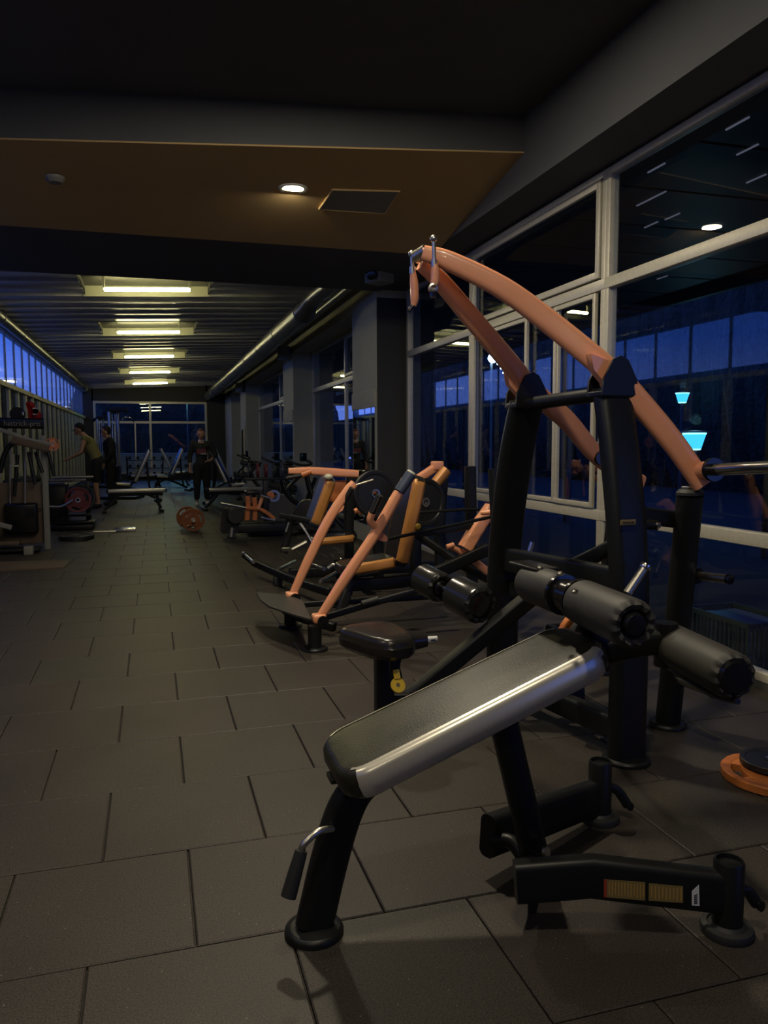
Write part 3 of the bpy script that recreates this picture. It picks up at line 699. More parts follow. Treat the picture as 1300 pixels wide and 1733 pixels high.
mk(lat, 'diagonal_brace', 'black', lambda b: sweep(b, [P(962, 962, y=3.30), P(1045, 922, y=3.0)], rrect(.05, .07, .018), up=(0, 0, 1), smooth=False))
for a, b_ in (((1178, 974), (1232, 980)), ((1148, 1150), (1205, 1172))):
    s0 = P(*a, y=2.90); s1 = P(*b_, y=2.72)
    mk(lat, 'storage_peg', 'steel', lambda b: tube(b, [s0, s1], .019, 18)); mk(lat, 'peg_collar', 'blackgloss', lambda b: lathe(b, [(0, 0), (.036, 0), (.036, .012), (0, .012)], s0, s1-s0, 20)); mk(lat, 'peg_cap', 'blackgloss', lambda b: lathe(b, [(0, 0), (.022, 0), (.022, .015), (0, .018)], s1, s1-s0, 18))
s0 = P(1062, 1004, y=2.62); s1 = P(1090, 962, y=2.62)
mk(lat, 'range_lever', 'steel', lambda b: tube(b, [s0, s1], .017, 14)); mk(lat, 'lever_knob', 'chrome', lambda b: lathe(b, [(0, 0), (.022, 0), (.024, .006), (.022, .018), (0, .02)], s1, s1-s0, 20))
s0 = P(892, 938, y=3.9); s1 = P(902, 918, y=3.9); mk(lat, 'far_range_lever', 'chrome', lambda b: tube(b, [s0-V((0.02, 0, .1)), s1], .016, 14))
# badge on the near upright
t0 = P(1063, 884, y=2.72); d_ = (CAM-t0); d_.z = 0
bdg = mk(lat, 'badge', 'label', lambda b: sweep(b, [t0+V((-.034, 0, 0)), t0+V((.034, 0, 0))], rrect(.006, .022, .0028), up=(0, 0, 1), smooth=False))
mk(bdg, 'badge_print', 'ink', lambda b: [box(b, t0+V((-.024+.0065*i, -.0042, -.004)), t0+V((-.0195+.0065*i, -.0030, .004-(i % 3)*.0015))) for i in range(8)])
# seat
S0 = V((1.018, 3.456, 0)); flange(lat, S0, .075)
mk(lat, 'seat_post', 'black', lambda b: sweep(b, [S0+V((0, 0, .015)), S0+V((0, 0, .36))], rrect(.085, .085, .02), up=(1, 0, 0), smooth=False))
seat = obj('seat', pad_bm((.985, 3.40, .47), (0.25, -1, 0), (0, 0, 1), .40, .33, .10, rc=.12, be=.04, taper=.62), 'leatherp', lat)
mk(lat, 'seat_bracket', 'black', lambda b: sweep(b, [P(676, 1100, y=3.3), P(668, 1125, y=3.3), P(672, 1150, y=3.3)], rrect(.03, .05, .01), up=(1, 0, 0)))
mk(lat, 'seat_horn', 'leatherp', lambda b: tube(b, [P(690, 1085, y=3.36), P(722, 1082, y=3.35)], [.05, .034], 16))
tb = P(730, 1082, y=3.34); mk(lat, 'size_tab', 'white', lambda b: sweep(b, [tb+V((-.02, 0, 0)), tb+V((.028, 0, .003))], rrect(.03, .03, .012), up=(0, 0, 1), smooth=False, scales=[1, .7]))
mk(lat, 'tab_print', 'ink', lambda b: box(b, tb+V((-.008, -.0165, -.003)), tb+V((.014, -.0155, .003))))
yl = P(673, 1160, y=3.25)
def ylf(bm):
    lathe(bm, [(.010, 0), (.034, 0), (.034, .008), (.010, .008), (.010, 0)], yl, (.1, -1, .55), 24); sweep(bm, [yl+V((0, .004, .03)), yl+V((-.004, .01, .07))], rrect(.03, .008, .003), up=(0, 1, 0), smooth=False)
y_ = mk(lat, 'adjuster_tab', 'yellow', ylf); y_['label'] = 'yellow plastic pull tab'
# long diagonal beam from seat foot to frame
da, db = P(690, 1185, y=3.45), P(905, 1005, y=3.25)
mk(lat, 'diagonal_beam', 'black', lambda b: sweep(b, [da+V((-.06, 0, -.05)), da, db, db+(db-da)*.1], rrect(.075, .07, .012), up=(0, 0, 1), smooth=False))
mk(lat, 'scale_plate', 'rubber', lambda b: sweep(b, [da.lerp(db, .62)+V((0, -.005, .037)), da.lerp(db, .92)+V((0, -.005, .037))], rrect(.045, .008, .003), up=(0, 0, 1), smooth=False))
mk(lat, 'floor_beam', 'black', lambda b: sweep(b, [S0+V((.03, 0, .10)), V((1.5, 3.3, .11)), V((1.95, 3.25, .12))], rrect(.07, .09, .015), up=(0, 0, 1)))
mk(lat, 'cross_foot', 'black', lambda b: sweep(b, [N0+V((0, .03, .12)), F0+V((0, -.03, .12))], rrect(.07, .10, .015), up=(0, 0, 1), smooth=False))
# thigh rollers over the seat
ra0, ra1 = P(714, 978, y=3.98), P(748, 996, y=3.78); rb0, rb1 = P(772, 1004, y=3.58), P(815, 1026, y=3.36)
rod = mk(lat, 'thigh_rod', 'chrome', lambda b: tube(b, [ra0, rb1], .012, 12))
roller(lat, ra0, ra1, .082, 'shinyfoam'); roller(lat, rb0, rb1, .092, 'shinyfoam', cap=.7)
mk(lat, 'thigh_bracket', 'black', lambda b: sweep(b, [ra1.lerp(rb0, .5), V((1.55, 3.5, .52))], rrect(.045, .05, .012), up=(0, 1, 0), smooth=False))

# plates on the floor by the right edge, and plates hung behind the bench
def plate(name, c, ax, r, th, mt, lab, hub='steel', grips=3, grp=None, rot=0):
    ax = V(ax).normalized(); t = thing(name, lab, 'weight plate', c, grp)
    n = 60; s = ax.orthogonal().normalized(); u = ax.cross(s); bm = nb(); c = V(c)
    def pt(rr, a, h): return c+ax*h+(s*math.cos(a)+u*math.sin(a))*rr
    def ingrip(a):
        if not grips: return False
        q = ((a+rot) % (2*PI/grips))/(2*PI/grips); return .18 < q < .62
    prof = [(r*.13, 0), (r*.55, 0), (r*.60, 0), (r*.80, 0), (r*.84, 0), (r*.97, 0), (r, th*.12), (r, th*.88), (r*.97, th), (r*.84, th*.96), (r*.80, th*.8), (r*.60, th*.8), (r*.55, th*.82), (r*.22, th*.82), (r*.2, th), (r*.13, th)]
    rings = [[bm.verts.new(pt(rr*(1 if rr < r*.9 or grips == 0 else (1-.012*(1-abs(math.cos(6*(2*PI*i/n)))))), 2*PI*i/n, h)) for i in range(n)] for rr, h in prof]
    m = len(prof)
    hole = (2, 10)
    for k in range(m):
        a, b = rings[k], rings[(k+1) % m]
        for i in range(n):
            j = (i+1) % n
            if k in hole and ingrip(2*PI*(i+.5)/n): continue
            bm.faces.new((a[i], a[j], b[j], b[i]))
    for i in range(n):     # inner walls of the grip holes
        g = ingrip(2*PI*(i+.5)/n); j = (i+1) % n; gp = ingrip(2*PI*(i-.5)/n)
        if g:
            for lo, hi in ((2, 11), (3, 10)): bm.faces.new((rings[lo][i], rings[lo][j], rings[hi][j], rings[hi][i]))
        if g != gp: bm.faces.new((rings[2][i], rings[3][i], rings[10][i], rings[11][i]))
    obj('disc', bm, mt, t)
    bm = nb(); lathe(bm, [(r*.13, -.001), (r*.13, th+.001), (r*.19, th+.0015), (r*.19, th*.7), (r*.15, th*.6), (r*.15, -.001), (r*.13, -.001)], c, ax); o = obj('hub_ring', bm, hub, t)
    o['label'] = 'steel ring round the centre hole'
    return t
pc1 = V((2.52, 2.50, 0)); pc1 = P(1308, 1310, z=.02); pc1.z = 0.0005
plate('weight_plate', pc1, (0, 0, 1), .19, .034, 'plateor', 'worn orange plate lying on the floor at the right edge, under a black one', rot=3.1)
plate('weight_plate', pc1+V((.035, .045, .0345)), (0, 0, 1), .118, .026, 'platebl', 'small black plate lying on top of the worn orange plate', grips=0)
hc = P(985, 1088, y=3.05)
plate('weight_plate', hc+V((0, .02, 0)), (.25, -1, 0), .155, .03, 'plateor', 'orange-rimmed plate hung low behind the sit-up bench pad', rot=1)
plate('weight_plate', hc+V((.0175, -.025, 0)), (.25, -1, 0), .145, .03, 'platebl', 'black plate hung in front of the orange-rimmed plate behind the bench')
plate('weight_plate', hc+V((.03, -.075, -.01)), (.25, -1, 0), .09, .025, 'platebl', 'small black plate hung outermost behind the bench pad', grips=0)
q0 = hc+V((-.02, .08, 0)); bm = nb(); tube(bm, [q0, hc+V((.045, -.15, -.0))], .017, 16); obj('storage_peg', bm, 'steel', lat)
mk(lat, 'peg_arm', 'black', lambda b: sweep(b, [q0, V((q0.x, 3.3, hc.z)), V((1.95, 3.3, hc.z))], rrect(.05, .06, .012), up=(0, 0, 1), smooth=False))
# grey sleeve standing behind the rollers
c = P(930, 1050, y=3.9); c.z = 0
# ================================================================== SEATED LEVER PRESS (second machine, orange arms from a chequered foot plate)
lp = thing('lever_press_machine', 'lever press with two long salmon arms rising from a chequered foot plate', 'exercise machine', (1.5, 5.2, 0))
yn, yf = 4.95, 5.55
L0 = P(533, 1100, z=0); flange(lp, L0, .085); pn = P(537, 1052, y=L0.y+.02)
mk(lp, 'front_post', 'black', lambda b: sweep(b, [L0+V((0, 0, .015)), V((L0.x, L0.y, pn.z-.02))], circ(.045, 20), up=(1, 0, 0), smooth=False))
pf = P(491, 1012, y=yf); flange(lp, V((pf.x, pf.y, 0)), .085)
mk(lp, 'front_post', 'black', lambda b: sweep(b, [V((pf.x, pf.y, .015)), V((pf.x, pf.y, pf.z-.02))], circ(.045, 20), up=(1, 0, 0), smooth=False))
def larm(pts): return lambda b: sweep(b, pts, rrect(.058, .072, .027, 5), up=(1, 0, 0), scales=[.82, 1, 1, 1, .9])
yq = pn.y
an = [P(541, 1046, y=yq), P(585, 978, y=yq), P(632, 908, y=yq), P(668, 846, y=yq), P(675, 833, y=yq)]
af = [P(495, 1008, y=yf), P(522, 948, y=yf), P(556, 880, y=yf), P(588, 832, y=yf), P(600, 818, y=yf)]
a1 = mk(lp, 'lever_arm', 'orange', larm(an)); a2 = mk(lp, 'lever_arm', 'orange', larm(af))
for a, c, yy in ((a1, an[0], yq), (a2, af[0], yf)):
    mk(a, 'pivot_bolt', 'blackgloss', lambda b: lathe(b, [(0, 0), (.036, 0), (.036, .012), (.014, .013), (.014, .024), (0, .026)], c+V((0.01, -.055, -.01)), (0, -1, 0), 24))
    mk(a, 'pivot_yoke', 'orange', lambda b: box(b, c+V((-.05, -.045, -.03)), c+V((.04, .045, .03)), .018))
mk(a1, 'end_sleeve', 'bluevinyl', lambda b: tube(b, [P(676, 832, y=yq), P(696, 802, y=yq)], .038, 20))
mk(a1, 'sleeve_tip', 'trof', lambda b: tube(b, [P(695, 804, y=yq), P(698, 799, y=yq)], .034, 20))
mk(a2, 'end_rod', 'steel', lambda b: tube(b, [P(600, 822, y=yf), P(632, 812, y=yf)], .008, 10))
mk(a1, 'grip_stub', 'orange', lambda b: tube(b, [P(640, 895, y=yq), P(627, 882, y=yq-.02), P(630, 868, y=yq-.04)], .024, 16))
mk(a1, 'grip', 'rubber', lambda b: tube(b, [P(630, 868, y=yq-.04), P(643, 838, y=yq-.08)], .022, 16)); mk(a1, 'grip_edge', 'steel', lambda b: tube(b, [P(631, 866, y=yq-.07), P(643, 840, y=yq-.11)], .004, 8))
mk(a2, 'grip', 'rubber', lambda b: tube(b, [P(582, 850, y=yf), P(596, 826, y=yf-.05)], .02, 16))
mk(a1, 'link_lug', 'orange', lambda b: prism(b, [P(q[0], q[1], y=yq+.06) for q in ((645, 898), (655, 908), (657, 914), (652, 917), (640, 914), (630, 908))], .03, (0, 1, 0)))
mk(a2, 'link_lug', 'orange', lambda b: prism(b, [P(q[0], q[1], y=yf-.02) for q in ((572, 850), (583, 856), (580, 864), (566, 872), (558, 870))], .03, (0, 1, 0)))
# foot plate
mk(lp, 'foot_plate', 'checker', lambda b: prism(b, [P(q[0], q[1], z=.235) for q in ((434, 1002), (440, 1014), (456, 1026), (501, 1041), (527, 1048), (512, 1016), (486, 1006))], .012, (0, 0, -1)))
mk(lp, 'plate_support', 'black', lambda b: sweep(b, [P(470, 1018, z=.20), P(498, 1040, z=.12), V((pf.x+.25, 5.2, .06))], rrect(.06, .06, .01), up=(0, 0, 1)))
# low rails
mk(lp, 'side_rail', 'black', lambda b: sweep(b, [P(546, 1046, y=yq+.05), P(640, 1018, y=yq+.1), P(762, 984, y=yq+.1)], rrect(.035, .045, .012), up=(0, 0, 1)))
mk(lp, 'rail_pad', 'rubber', lambda b: tube(b, [P(612, 1022, y=yq+.05), P(640, 1014, y=yq+.05)], .022, 12))
mk(lp, 'side_rail', 'black', lambda b: sweep(b, [V((pf.x, pf.y, .16)), V((2.4, yf, .16))], rrect(.035, .045, .012), up=(0, 0, 1)))
mk(lp, 'rear_post', 'black', lambda b: sweep(b, [V((2.35, yq+.1, 0)), V((2.3, yq+.15, 1.15))], rrect(.08, .08, .02), up=(1, 0, 0)))
mk(lp, 'rear_post', 'black', lambda b: sweep(b, [V((2.4, yf+.1, 0)), V((2.35, yf+.05, 1.15))], rrect(.08, .08, .02), up=(1, 0, 0)))
mk(lp, 'front_strut', 'black', lambda b: sweep(b, [P(576, 1038, y=5.2), P(592, 988, y=5.25), P(600, 960, y=5.25)], rrect(.06, .07, .015), up=(1, 0, 0)))
mk(lp, 'main_beam', 'black', lambda b: sweep(b, [V((1.2, 5.25, .34)), V((1.8, 5.25, .36)), V((2.35, 5.25, .55))], rrect(.06, .09, .015), up=(0, 0, 1)))
mk(lp, 'top_beam', 'black', lambda b: sweep(b, [P(698, 905, y=5.3), P(830, 885, y=5.3)], rrect(.04, .05, .01), up=(0, 0, 1), smooth=False))
# back pad and seat
pb = P(683, 958, y=5.08); pt = P(716, 804, y=5.08)
bax = (pt-pb).normalized(); bn = V((-1, 0, 0)); 
def padc(a, b, W): return (a+b)/2+V((0, W/2, 0))
Lp = (pt-pb).length
bpd = pad(lp, 'back_pad', padc(pb, pt, .34)+V((-.055, 0, 0)), bax, (-1, 0, .2), Lp*1.0, .34, .095, mt='leatherp', ms='tan', rc=.07, be=.03)
sa = P(600, 947, y=5.3)
sp = pad(lp, 'seat_pad', sa+V((.08, 0, 0)), (1, 0, .12), (0, 0, 1), .42, .30, .075, mt='leatherp', ms='tan', rc=.08, be=.025)
mk(lp, 'knob', 'yellow', lambda b: ball(b, P(708, 891, y=5.0), .021))
# linkage to the rear lever by the window
mk(lp, 'link_rod', 'black', lambda b: tube(b, [P(657, 913, y=yq+.08), P(700, 903, y=yq+.1), P(845, 872, y=yq+.2)], .012, 10))
mk(lp, 'link_rod', 'black', lambda b: tube(b, [P(700, 868, y=yf), P(800, 862, y=yf), P(832, 868, y=yf)], .011, 10))
rl1 = [P(787, 928, y=5.3), P(806, 896, y=5.3), P(832, 858, y=5.3)]
rla = mk(lp, 'rear_lever', 'orange', lambda b: sweep(b, rl1, rrect(.10, .10, .022), up=(0, 1, 0), scales=[1, 1, .9]))
mk(rla, 'lever_pin', 'orange', lambda b: tube(b, [P(815, 868, y=5.2), P(842, 866, y=5.1)], .018, 12))
mk(lp, 'lower_link', 'orange', lambda b: tube(b, [P(762, 925, y=5.35), P(790, 940, y=5.35), P(826, 968, y=5.3)], [.022, .026, .03], 14))
mk(lp, 'link_tip', 'orange', lambda b: tube(b, [P(756, 926, y=5.3), P(768, 922, y=5.3)], .02, 12))
mk(lp, 'rear_strut', 'black', lambda b: sweep(b, [P(700, 900, y=5.7), P(780, 955, y=5.5), P(845, 990, y=5.3)], rrect(.05, .06, .012), up=(0, 0, 1)))
wc_ = P(842, 948, y=4.75)
mk(lp, 'storage_peg', 'steel', lambda b: tube(b, [wc_+V((.02, .05, 0)), wc_+V((.24, .3, 0))], .02, 12)); mk(lp, 'peg_arm', 'black', lambda b: sweep(b, [wc_+V((.24, .3, 0)), V((2.33, yq+.13, wc_.z))], rrect(.05, .05, .01), up=(0, 0, 1), smooth=False))
plate('weight_plate', wc_+V((.06, 0, 0)), (.75, -.66, 0), .15, .04, 'platebl', 'black plate on the far side of the far black upright, beside the orange link', rot=.5)

# ================================================================== THIRD MACHINE: incline lever press behind it
ip = thing('incline_press_machine', 'incline press with a slate blue pad and a level orange lever', 'exercise machine', (1.6, 7.2, 0))
y4 = 7.1
pb, pt = P(527, 888, y=y4), P(556, 806, y=y4)
pad(ip, 'back_pad', (pb+pt)/2+V((-.02, .12, 0)), (pt-pb), (-1, 0, .5), (pt-pb).length*1.03, .34, .10, mt='bluevinyl', ms='tan', rc=.07, be=.03)
mk(ip, 'pad_cap', 'trof', lambda b: ball(b, P(556, 807, y=y4-.05), .035, (1.2, 1, .8)))
a3 = mk(ip, 'lever_arm', 'orange', lambda b: sweep(b, [P(488, 797, y=y4+.4), P(525, 797, y=y4+.4), P(570, 800, y=y4+.4), P(606, 802, y=y4+.4)], rrect(.07, .085, .025), up=(0, 0, 1), scales=[.7, .95, 1, .9]))
mk(a3, 'grip', 'rubber', lambda b: tube(b, [P(484, 809, y=y4+.3), P(520, 803, y=y4+.3)], .018, 12)); mk(a3, 'end_socket', 'orange2', lambda b: tube(b, [P(510, 804, y=y4+.3), P(526, 798, y=y4+.3)], .03, 12))
mk(ip, 'lever_arm', 'orange', lambda b: sweep(b, [P(606, 868, y=6.6), P(640, 848, y=6.6), P(700, 815, y=6.6), P(742, 788, y=6.6)], rrect(.07, .08, .025), up=(0, 0, 1), scales=[.7, .9, 1, 1]))
mk(ip, 'horn_socket', 'orange', lambda b: box(b, P(740, 788, y=6.6)-V((.05, .05, .04)), P(740, 788, y=6.6)+V((.05, .05, .04)), .015))
mk(ip, 'weight_horn', 'tan', lambda b: tube(b, [P(734, 822, y=6.4), P(756, 795, y=6.4)], .05, 18)); mk(ip, 'horn_cap', 'trof', lambda b: tube(b, [P(731, 826, y=6.4), P(735, 821, y=6.4)], .05, 18))
mk(ip, 'lever_grip', 'rubber', lambda b: tube(b, [P(660, 838, y=6.5), P(668, 822, y=6.5)], .02, 10)); mk(ip, 'arm_boss', 'orange2', lambda b: ball(b, P(629, 836, y=6.5), .055, (1, 1, .7)))
mk(ip, 'arm_tip', 'orange2', lambda b: tube(b, [P(600, 866, y=6.6), P(612, 860, y=6.6)], .025, 12))
mk(ip, 'pivot_block', 'orange2', lambda b: box(b, P(576, 830, y=y4+.5)-V((.13, .05, .12)), P(590, 830, y=y4+.5)+V((.12, .05, .1)), .02))
for px, yy in ((590, 7.5), (640, 7.2), (704, 6.6), (745, 6.9)):
    q = P(px, 800, y=yy); mk(ip, 'upright', 'black', lambda b: sweep(b, [V((q.x, q.y, 0)), V((q.x, q.y, .6)), V((q.x+.03, q.y, q.z-.05))], rrect(.09, .09, .02), up=(1, 0, 0)))
mk(ip, 'base_beam', 'black', lambda b: sweep(b, [V((1.2, 7.2, .12)), V((2.75, 7.2, .12))], rrect(.08, .10, .02), up=(0, 0, 1), smooth=False)); 
mk(ip, 'base_beam', 'black', lambda b: sweep(b, [V((1.8, 6.5, .10)), V((1.8, 7.7, .10))], rrect(.08, .10, .02), up=(0, 0, 1), smooth=False))
pad(ip, 'seat_pad', P(548, 908, y=7.1)+V((.1, .1, 0)), (1, 0, .05), (0, 0, 1), .42, .32, .07, mt='leatherp', ms='tan', rc=.08, be=.025)
fr = lambda *q: [P(a, b, z=c) for a, b, c in q]
mk(ip, 'front_frame', 'black', lambda b: sweep(b, [P(474, 872, y=7.3), P(510, 878, y=7.2), P(540, 886, y=7.1)], rrect(.05, .05, .012), up=(0, 0, 1)))
mk(ip, 'front_leg', 'black', lambda b: sweep(b, [P(491, 878, y=7.3), P(487, 905, y=7.3), P(480, 936, y=7.3)], rrect(.07, .07, .02), up=(1, 0, 0)))
mk(ip, 'leg_trim', 'steel', lambda b: tube(b, [P(489, 884, y=7.22), P(484, 900, y=7.22)], .012, 8)); mk(ip, 'side_tube', 'steel', lambda b: tube(b, [P(508, 886, y=7.15), P(520, 903, y=7.1), P(530, 920, y=7.05)], .013, 8))
mk(ip, 'cross_grip', 'steel', lambda b: tube(b, [P(479, 930, y=7.2), P(491, 930, y=7.1)], .02, 10)); mk(ip, 'link_tube', 'steel', lambda b: tube(b, [P(494, 930, y=7.1), P(519, 917, y=7.1)], .018, 10))
# low foot rail on the floor with chrome pegs
fr_ = thing('foot_rail', 'long black foot rail with chrome pegs lying low in front of the incline press', 'exercise machine', P(490, 985, z=.0))
g0, g1, g2, g3 = P(430, 952, z=.14), P(470, 970, z=.12), P(520, 990, z=.12), P(562, 1003, z=.12)
mk(fr_, 'rail', 'black', lambda b: sweep(b, [g0, g1, g2, g3], rrect(.06, .07, .015), up=(0, 0, 1)))
mk(fr_, 'upturned_end', 'black', lambda b: sweep(b, [P(412, 938, z=.22), g0, g0.lerp(g1, .2)], rrect(.045, .06, .012), up=(0, 0, 1)))
for a, b_ in (((412, 936), (429, 951)), ((470, 964), (499, 950)), ((542, 984), (568, 970)), ((527, 955), (549, 963))):
    mk(fr_, 'chrome_peg', 'chrome', lambda b: tube(b, [P(*a, z=.22), P(*b_, z=.22)], .017, 12))
mk(fr_, 'support_foot', 'rubber', lambda b: box(b, V((g1.x-.04, g1.y-.04, 0)), V((g1.x+.04, g1.y+.04, .09)), .01)); mk(fr_, 'support_foot', 'rubber', lambda b: box(b, V((g3.x-.04, g3.y-.04, 0)), V((g3.x+.04, g3.y+.04, .09)), .01))
plate('weight_plate', P(632, 836, y=6.35), (.2, -1, .1), .20, .05, 'platebl', 'large black plate on the orange arm behind the far salmon arm', grips=0, rot=1)
plate('weight_plate', P(700, 850, y=6.15)+V((.08, 0, 0)), (.3, -1, 0), .20, .05, 'platebl', 'large black plate behind the tan-edged back pad', grips=0, rot=1)
# pedals / footrest between the machines
fp = thing('footrest_roller', 'low footrest with a curved steel hoop between the two lever presses', 'exercise machine', P(575, 985, z=0))
mk(fp, 'hoop', 'steel', lambda b: tube(b, [P(560, 938, z=.30), P(567, 946, z=.27), P(578, 946, z=.27)], .013, 10)); mk(fp, 'hoop', 'steel', lambda b: tube(b, [P(555, 962, z=.24), P(564, 956, z=.27), P(574, 962, z=.24)], .015, 10))
mk(fp, 'stand', 'black', lambda b: sweep(b, [P(575, 985, z=0), P(572, 962, z=.2), P(570, 945, z=.3)], rrect(.06, .06, .012), up=(1, 0, 0)))
mk(fp, 'stand_foot', 'rubber', lambda b: lathe(b, [(0, 0), (.09, 0), (.09, .02), (0, .025)], P(575, 985, z=0)))
mk(fp, 'side_pedal', 'black', lambda b: tube(b, [P(590, 975, z=.18), P(640, 968, z=.2)], .03, 12))

# ================================================================== LOW ORANGE ROWER further down the right side
ro = thing('seated_row_machine', 'low black rowing machine with a deep orange yoke, left of the incline press', 'exercise machine', P(430, 905, z=0))
y5 = 10.9
rw = P(385, 880, y=y5); 
mk(ro, 'weight_housing', 'black', lambda b: prism(b, [P(q[0], q[1], y=y5) for q in ((376, 903), (381, 862), (402, 862), (403, 903))], .35, (0, 1, 0)))
mk(ro, 'low_beam', 'black', lambda b: box(b, P(402, 903, y=y5), P(492, 884, y=y5)+V((0, .3, 0)), .02))
mk(ro, 'wheel', 'rubber', lambda b: lathe(b, [(0, 0), (.1, 0), (.115, .02), (.1, .05), (0, .05)], P(398, 873, y=y5-.05), (0, -1, 0), 24))
mk(ro, 'foot_roller', 'steel', lambda b: tube(b, [P(391, 908, y=y5-.1), P(393, 893, y=y5-.1)], .036, 16)); mk(ro, 'roller_base', 'rubber', lambda b: box(b, P(385, 913, y=y5-.1), P(399, 906, y=y5-.1)+V((0, .1, 0)), .01))
mk(ro, 'yoke', 'orange2', lambda b: sweep(b, [P(418, 880, y=y5), P(420, 855, y=y5), P(419, 840, y=y5)], rrect(.05, .07, .02), up=(1, 0, 0))); mk(ro, 'yoke', 'orange2', lambda b: sweep(b, [P(431, 880, y=y5), P(432, 862, y=y5), P(430, 842, y=y5)], rrect(.05, .07, .02), up=(1, 0, 0)))
mk(ro, 'crossbar', 'orange2', lambda b: sweep(b, [P(416, 859, y=y5-.05), P(440, 862, y=y5-.05), P(452, 868, y=y5-.05), P(464, 878, y=y5-.05)], rrect(.05, .05, .015), up=(0, 0, 1)))
mk(ro, 'rising_arm', 'orange', lambda b: tube(b, [P(437, 862, y=y5-.1), P(444, 842, y=y5-.1)], .025, 12)); mk(ro, 'handle', 'chrome', lambda b: tube(b, [P(441, 838, y=y5-.15), P(458, 843, y=y5-.15)], .022, 12))
mk(ro, 'cam_wheel', 'steel', lambda b: lathe(b, [(.05, 0), (.085, 0), (.085, .03), (.05, .03), (.05, 0)], P(463, 839, y=y5), (0.2, -1, 0), 24)); mk(ro, 'cam_hub', 'orange2', lambda b: lathe(b, [(0, 0), (.05, 0), (.05, .04), (0, .04)], P(457, 838, y=y5), (0.2, -1, 0), 20))
mk(ro, 'slide_rail', 'steel', lambda b: tube(b, [P(375, 852, y=y5+.2), P(418, 860, y=y5)], .014, 10)); mk(ro, 'seat', 'leatherp', lambda b: box(b, P(416, 838, y=y5+.1), P(440, 830, y=y5+.1)+V((0, .28, 0)), .02))
mk(ro, 'end_handle', 'steel', lambda b: tube(b, [P(442, 876, y=y5), P(466, 881, y=y5-.1)], .02, 10))

# ------------------------------------------------ kinds built once, then copied
def rig(name, label, cat, x, y, rz, build, group=None):
    t = thing(name, label, cat, (0, 0, 0), group); build(t); t.location = (x, y, 0); t.rotation_euler = (0, 0, rz); return t
def clone(src, label, x, y, rz, s=1.):
    c = copy_tree(src); c.location = (x, y, 0); c.rotation_euler = (0, 0, rz); c['label'] = label; c.scale = (s, s, s); return c
def b_flat(t):
    pad(t, 'pad', (0, 0, .46), (1, 0, 0), (0, 0, 1), 1.15, .28, .075, mt='leatherp', ms='silver', rc=.06, be=.02)
    mk(t, 'spine', 'black', lambda b: sweep(b, [(-.5, 0, .35), (.5, 0, .35)], rrect(.06, .06, .012), up=(0, 0, 1), smooth=False))
    mk(t, 'front_leg', 'black', lambda b: sweep(b, [(.38, 0, .33), (.42, 0, .14), (.46, 0, .06)], rrect(.06, .06, .012), up=(1, 0, 0)))
    mk(t, 'rear_leg', 'black', lambda b: sweep(b, [(-.35, 0, .33), (-.50, 0, .16), (-.62, 0, .05)], rrect(.06, .06, .012), up=(1, 0, 0)))
    mk(t, 'front_foot', 'black', lambda b: box(b, (.42, -.28, 0), (.50, .28, .06), .012)); mk(t, 'rear_foot', 'black', lambda b: box(b, (-.66, -.22, 0), (-.58, .22, .06), .012))
def b_incl(t):
    pad(t, 'back_pad', (.28, 0, .86), (.42, 0, .90), (-.9, 0, .42), .85, .28, .07, mt='leatherp', ms='silver', rc=.06, be=.02)
    pad(t, 'seat_pad', (-.12, 0, .47), (1, 0, -.1), (0, 0, 1), .36, .28, .07, mt='leatherp', ms='silver', rc=.06, be=.02)
    mk(t, 'spine', 'black', lambda b: sweep(b, [(-.3, 0, .38), (.1, 0, .33), (.6, 0, .10)], rrect(.06, .06, .012), up=(0, 0, 1)))
    mk(t, 'support', 'black', lambda b: sweep(b, [(.42, 0, .95), (.45, 0, .5), (.5, 0, .15)], rrect(.05, .05, .012), up=(1, 0, 0)))
    mk(t, 'front_leg', 'black', lambda b: sweep(b, [(-.2, 0, .38), (-.34, 0, .05)], rrect(.06, .06, .012), up=(1, 0, 0), smooth=False))
    mk(t, 'front_foot', 'black', lambda b: box(b, (-.40, -.25, 0), (-.32, .25, .06), .012)); mk(t, 'rear_foot', 'black', lambda b: box(b, (.58, -.28, 0), (.66, .28, .06), .012))
    mk(t, 'wheel', 'rubber', lambda b: lathe(b, [(0, 0), (.05, 0), (.05, .03), (0, .03)], (.66, -.29, .06), (0, -1, 0), 16))
flat = rig('flat_bench', 'long flat bench with a bright edge, right of the person in the olive vest', 'bench', -.32, 16.3, 0.05, b_flat, 'flat benches')
clone(flat, 'flat bench on the right of the walking person, before the dumbbell rack', 1.6, 16.2, .1)
clone(flat, 'flat bench far back near the end window on the left', -.2, 24.5, .5)
inc = rig('incline_bench', 'upright incline bench standing left behind the flat bench', 'bench', -.55, 18.9, 0.1, b_incl, 'incline benches')
clone(inc, 'incline bench nearest the end window, tilted towards the right', .35, 23.2, .2)
clone(inc, 'incline bench left of the walking person, in front of the end window', .75, 26.5, PI)
clone(inc, 'incline bench just right of the walking person', 1.75, 17.9, PI-.3)
clone(inc, 'incline bench against the right wall beyond the walking person', 2.05, 21.5, PI+.2)
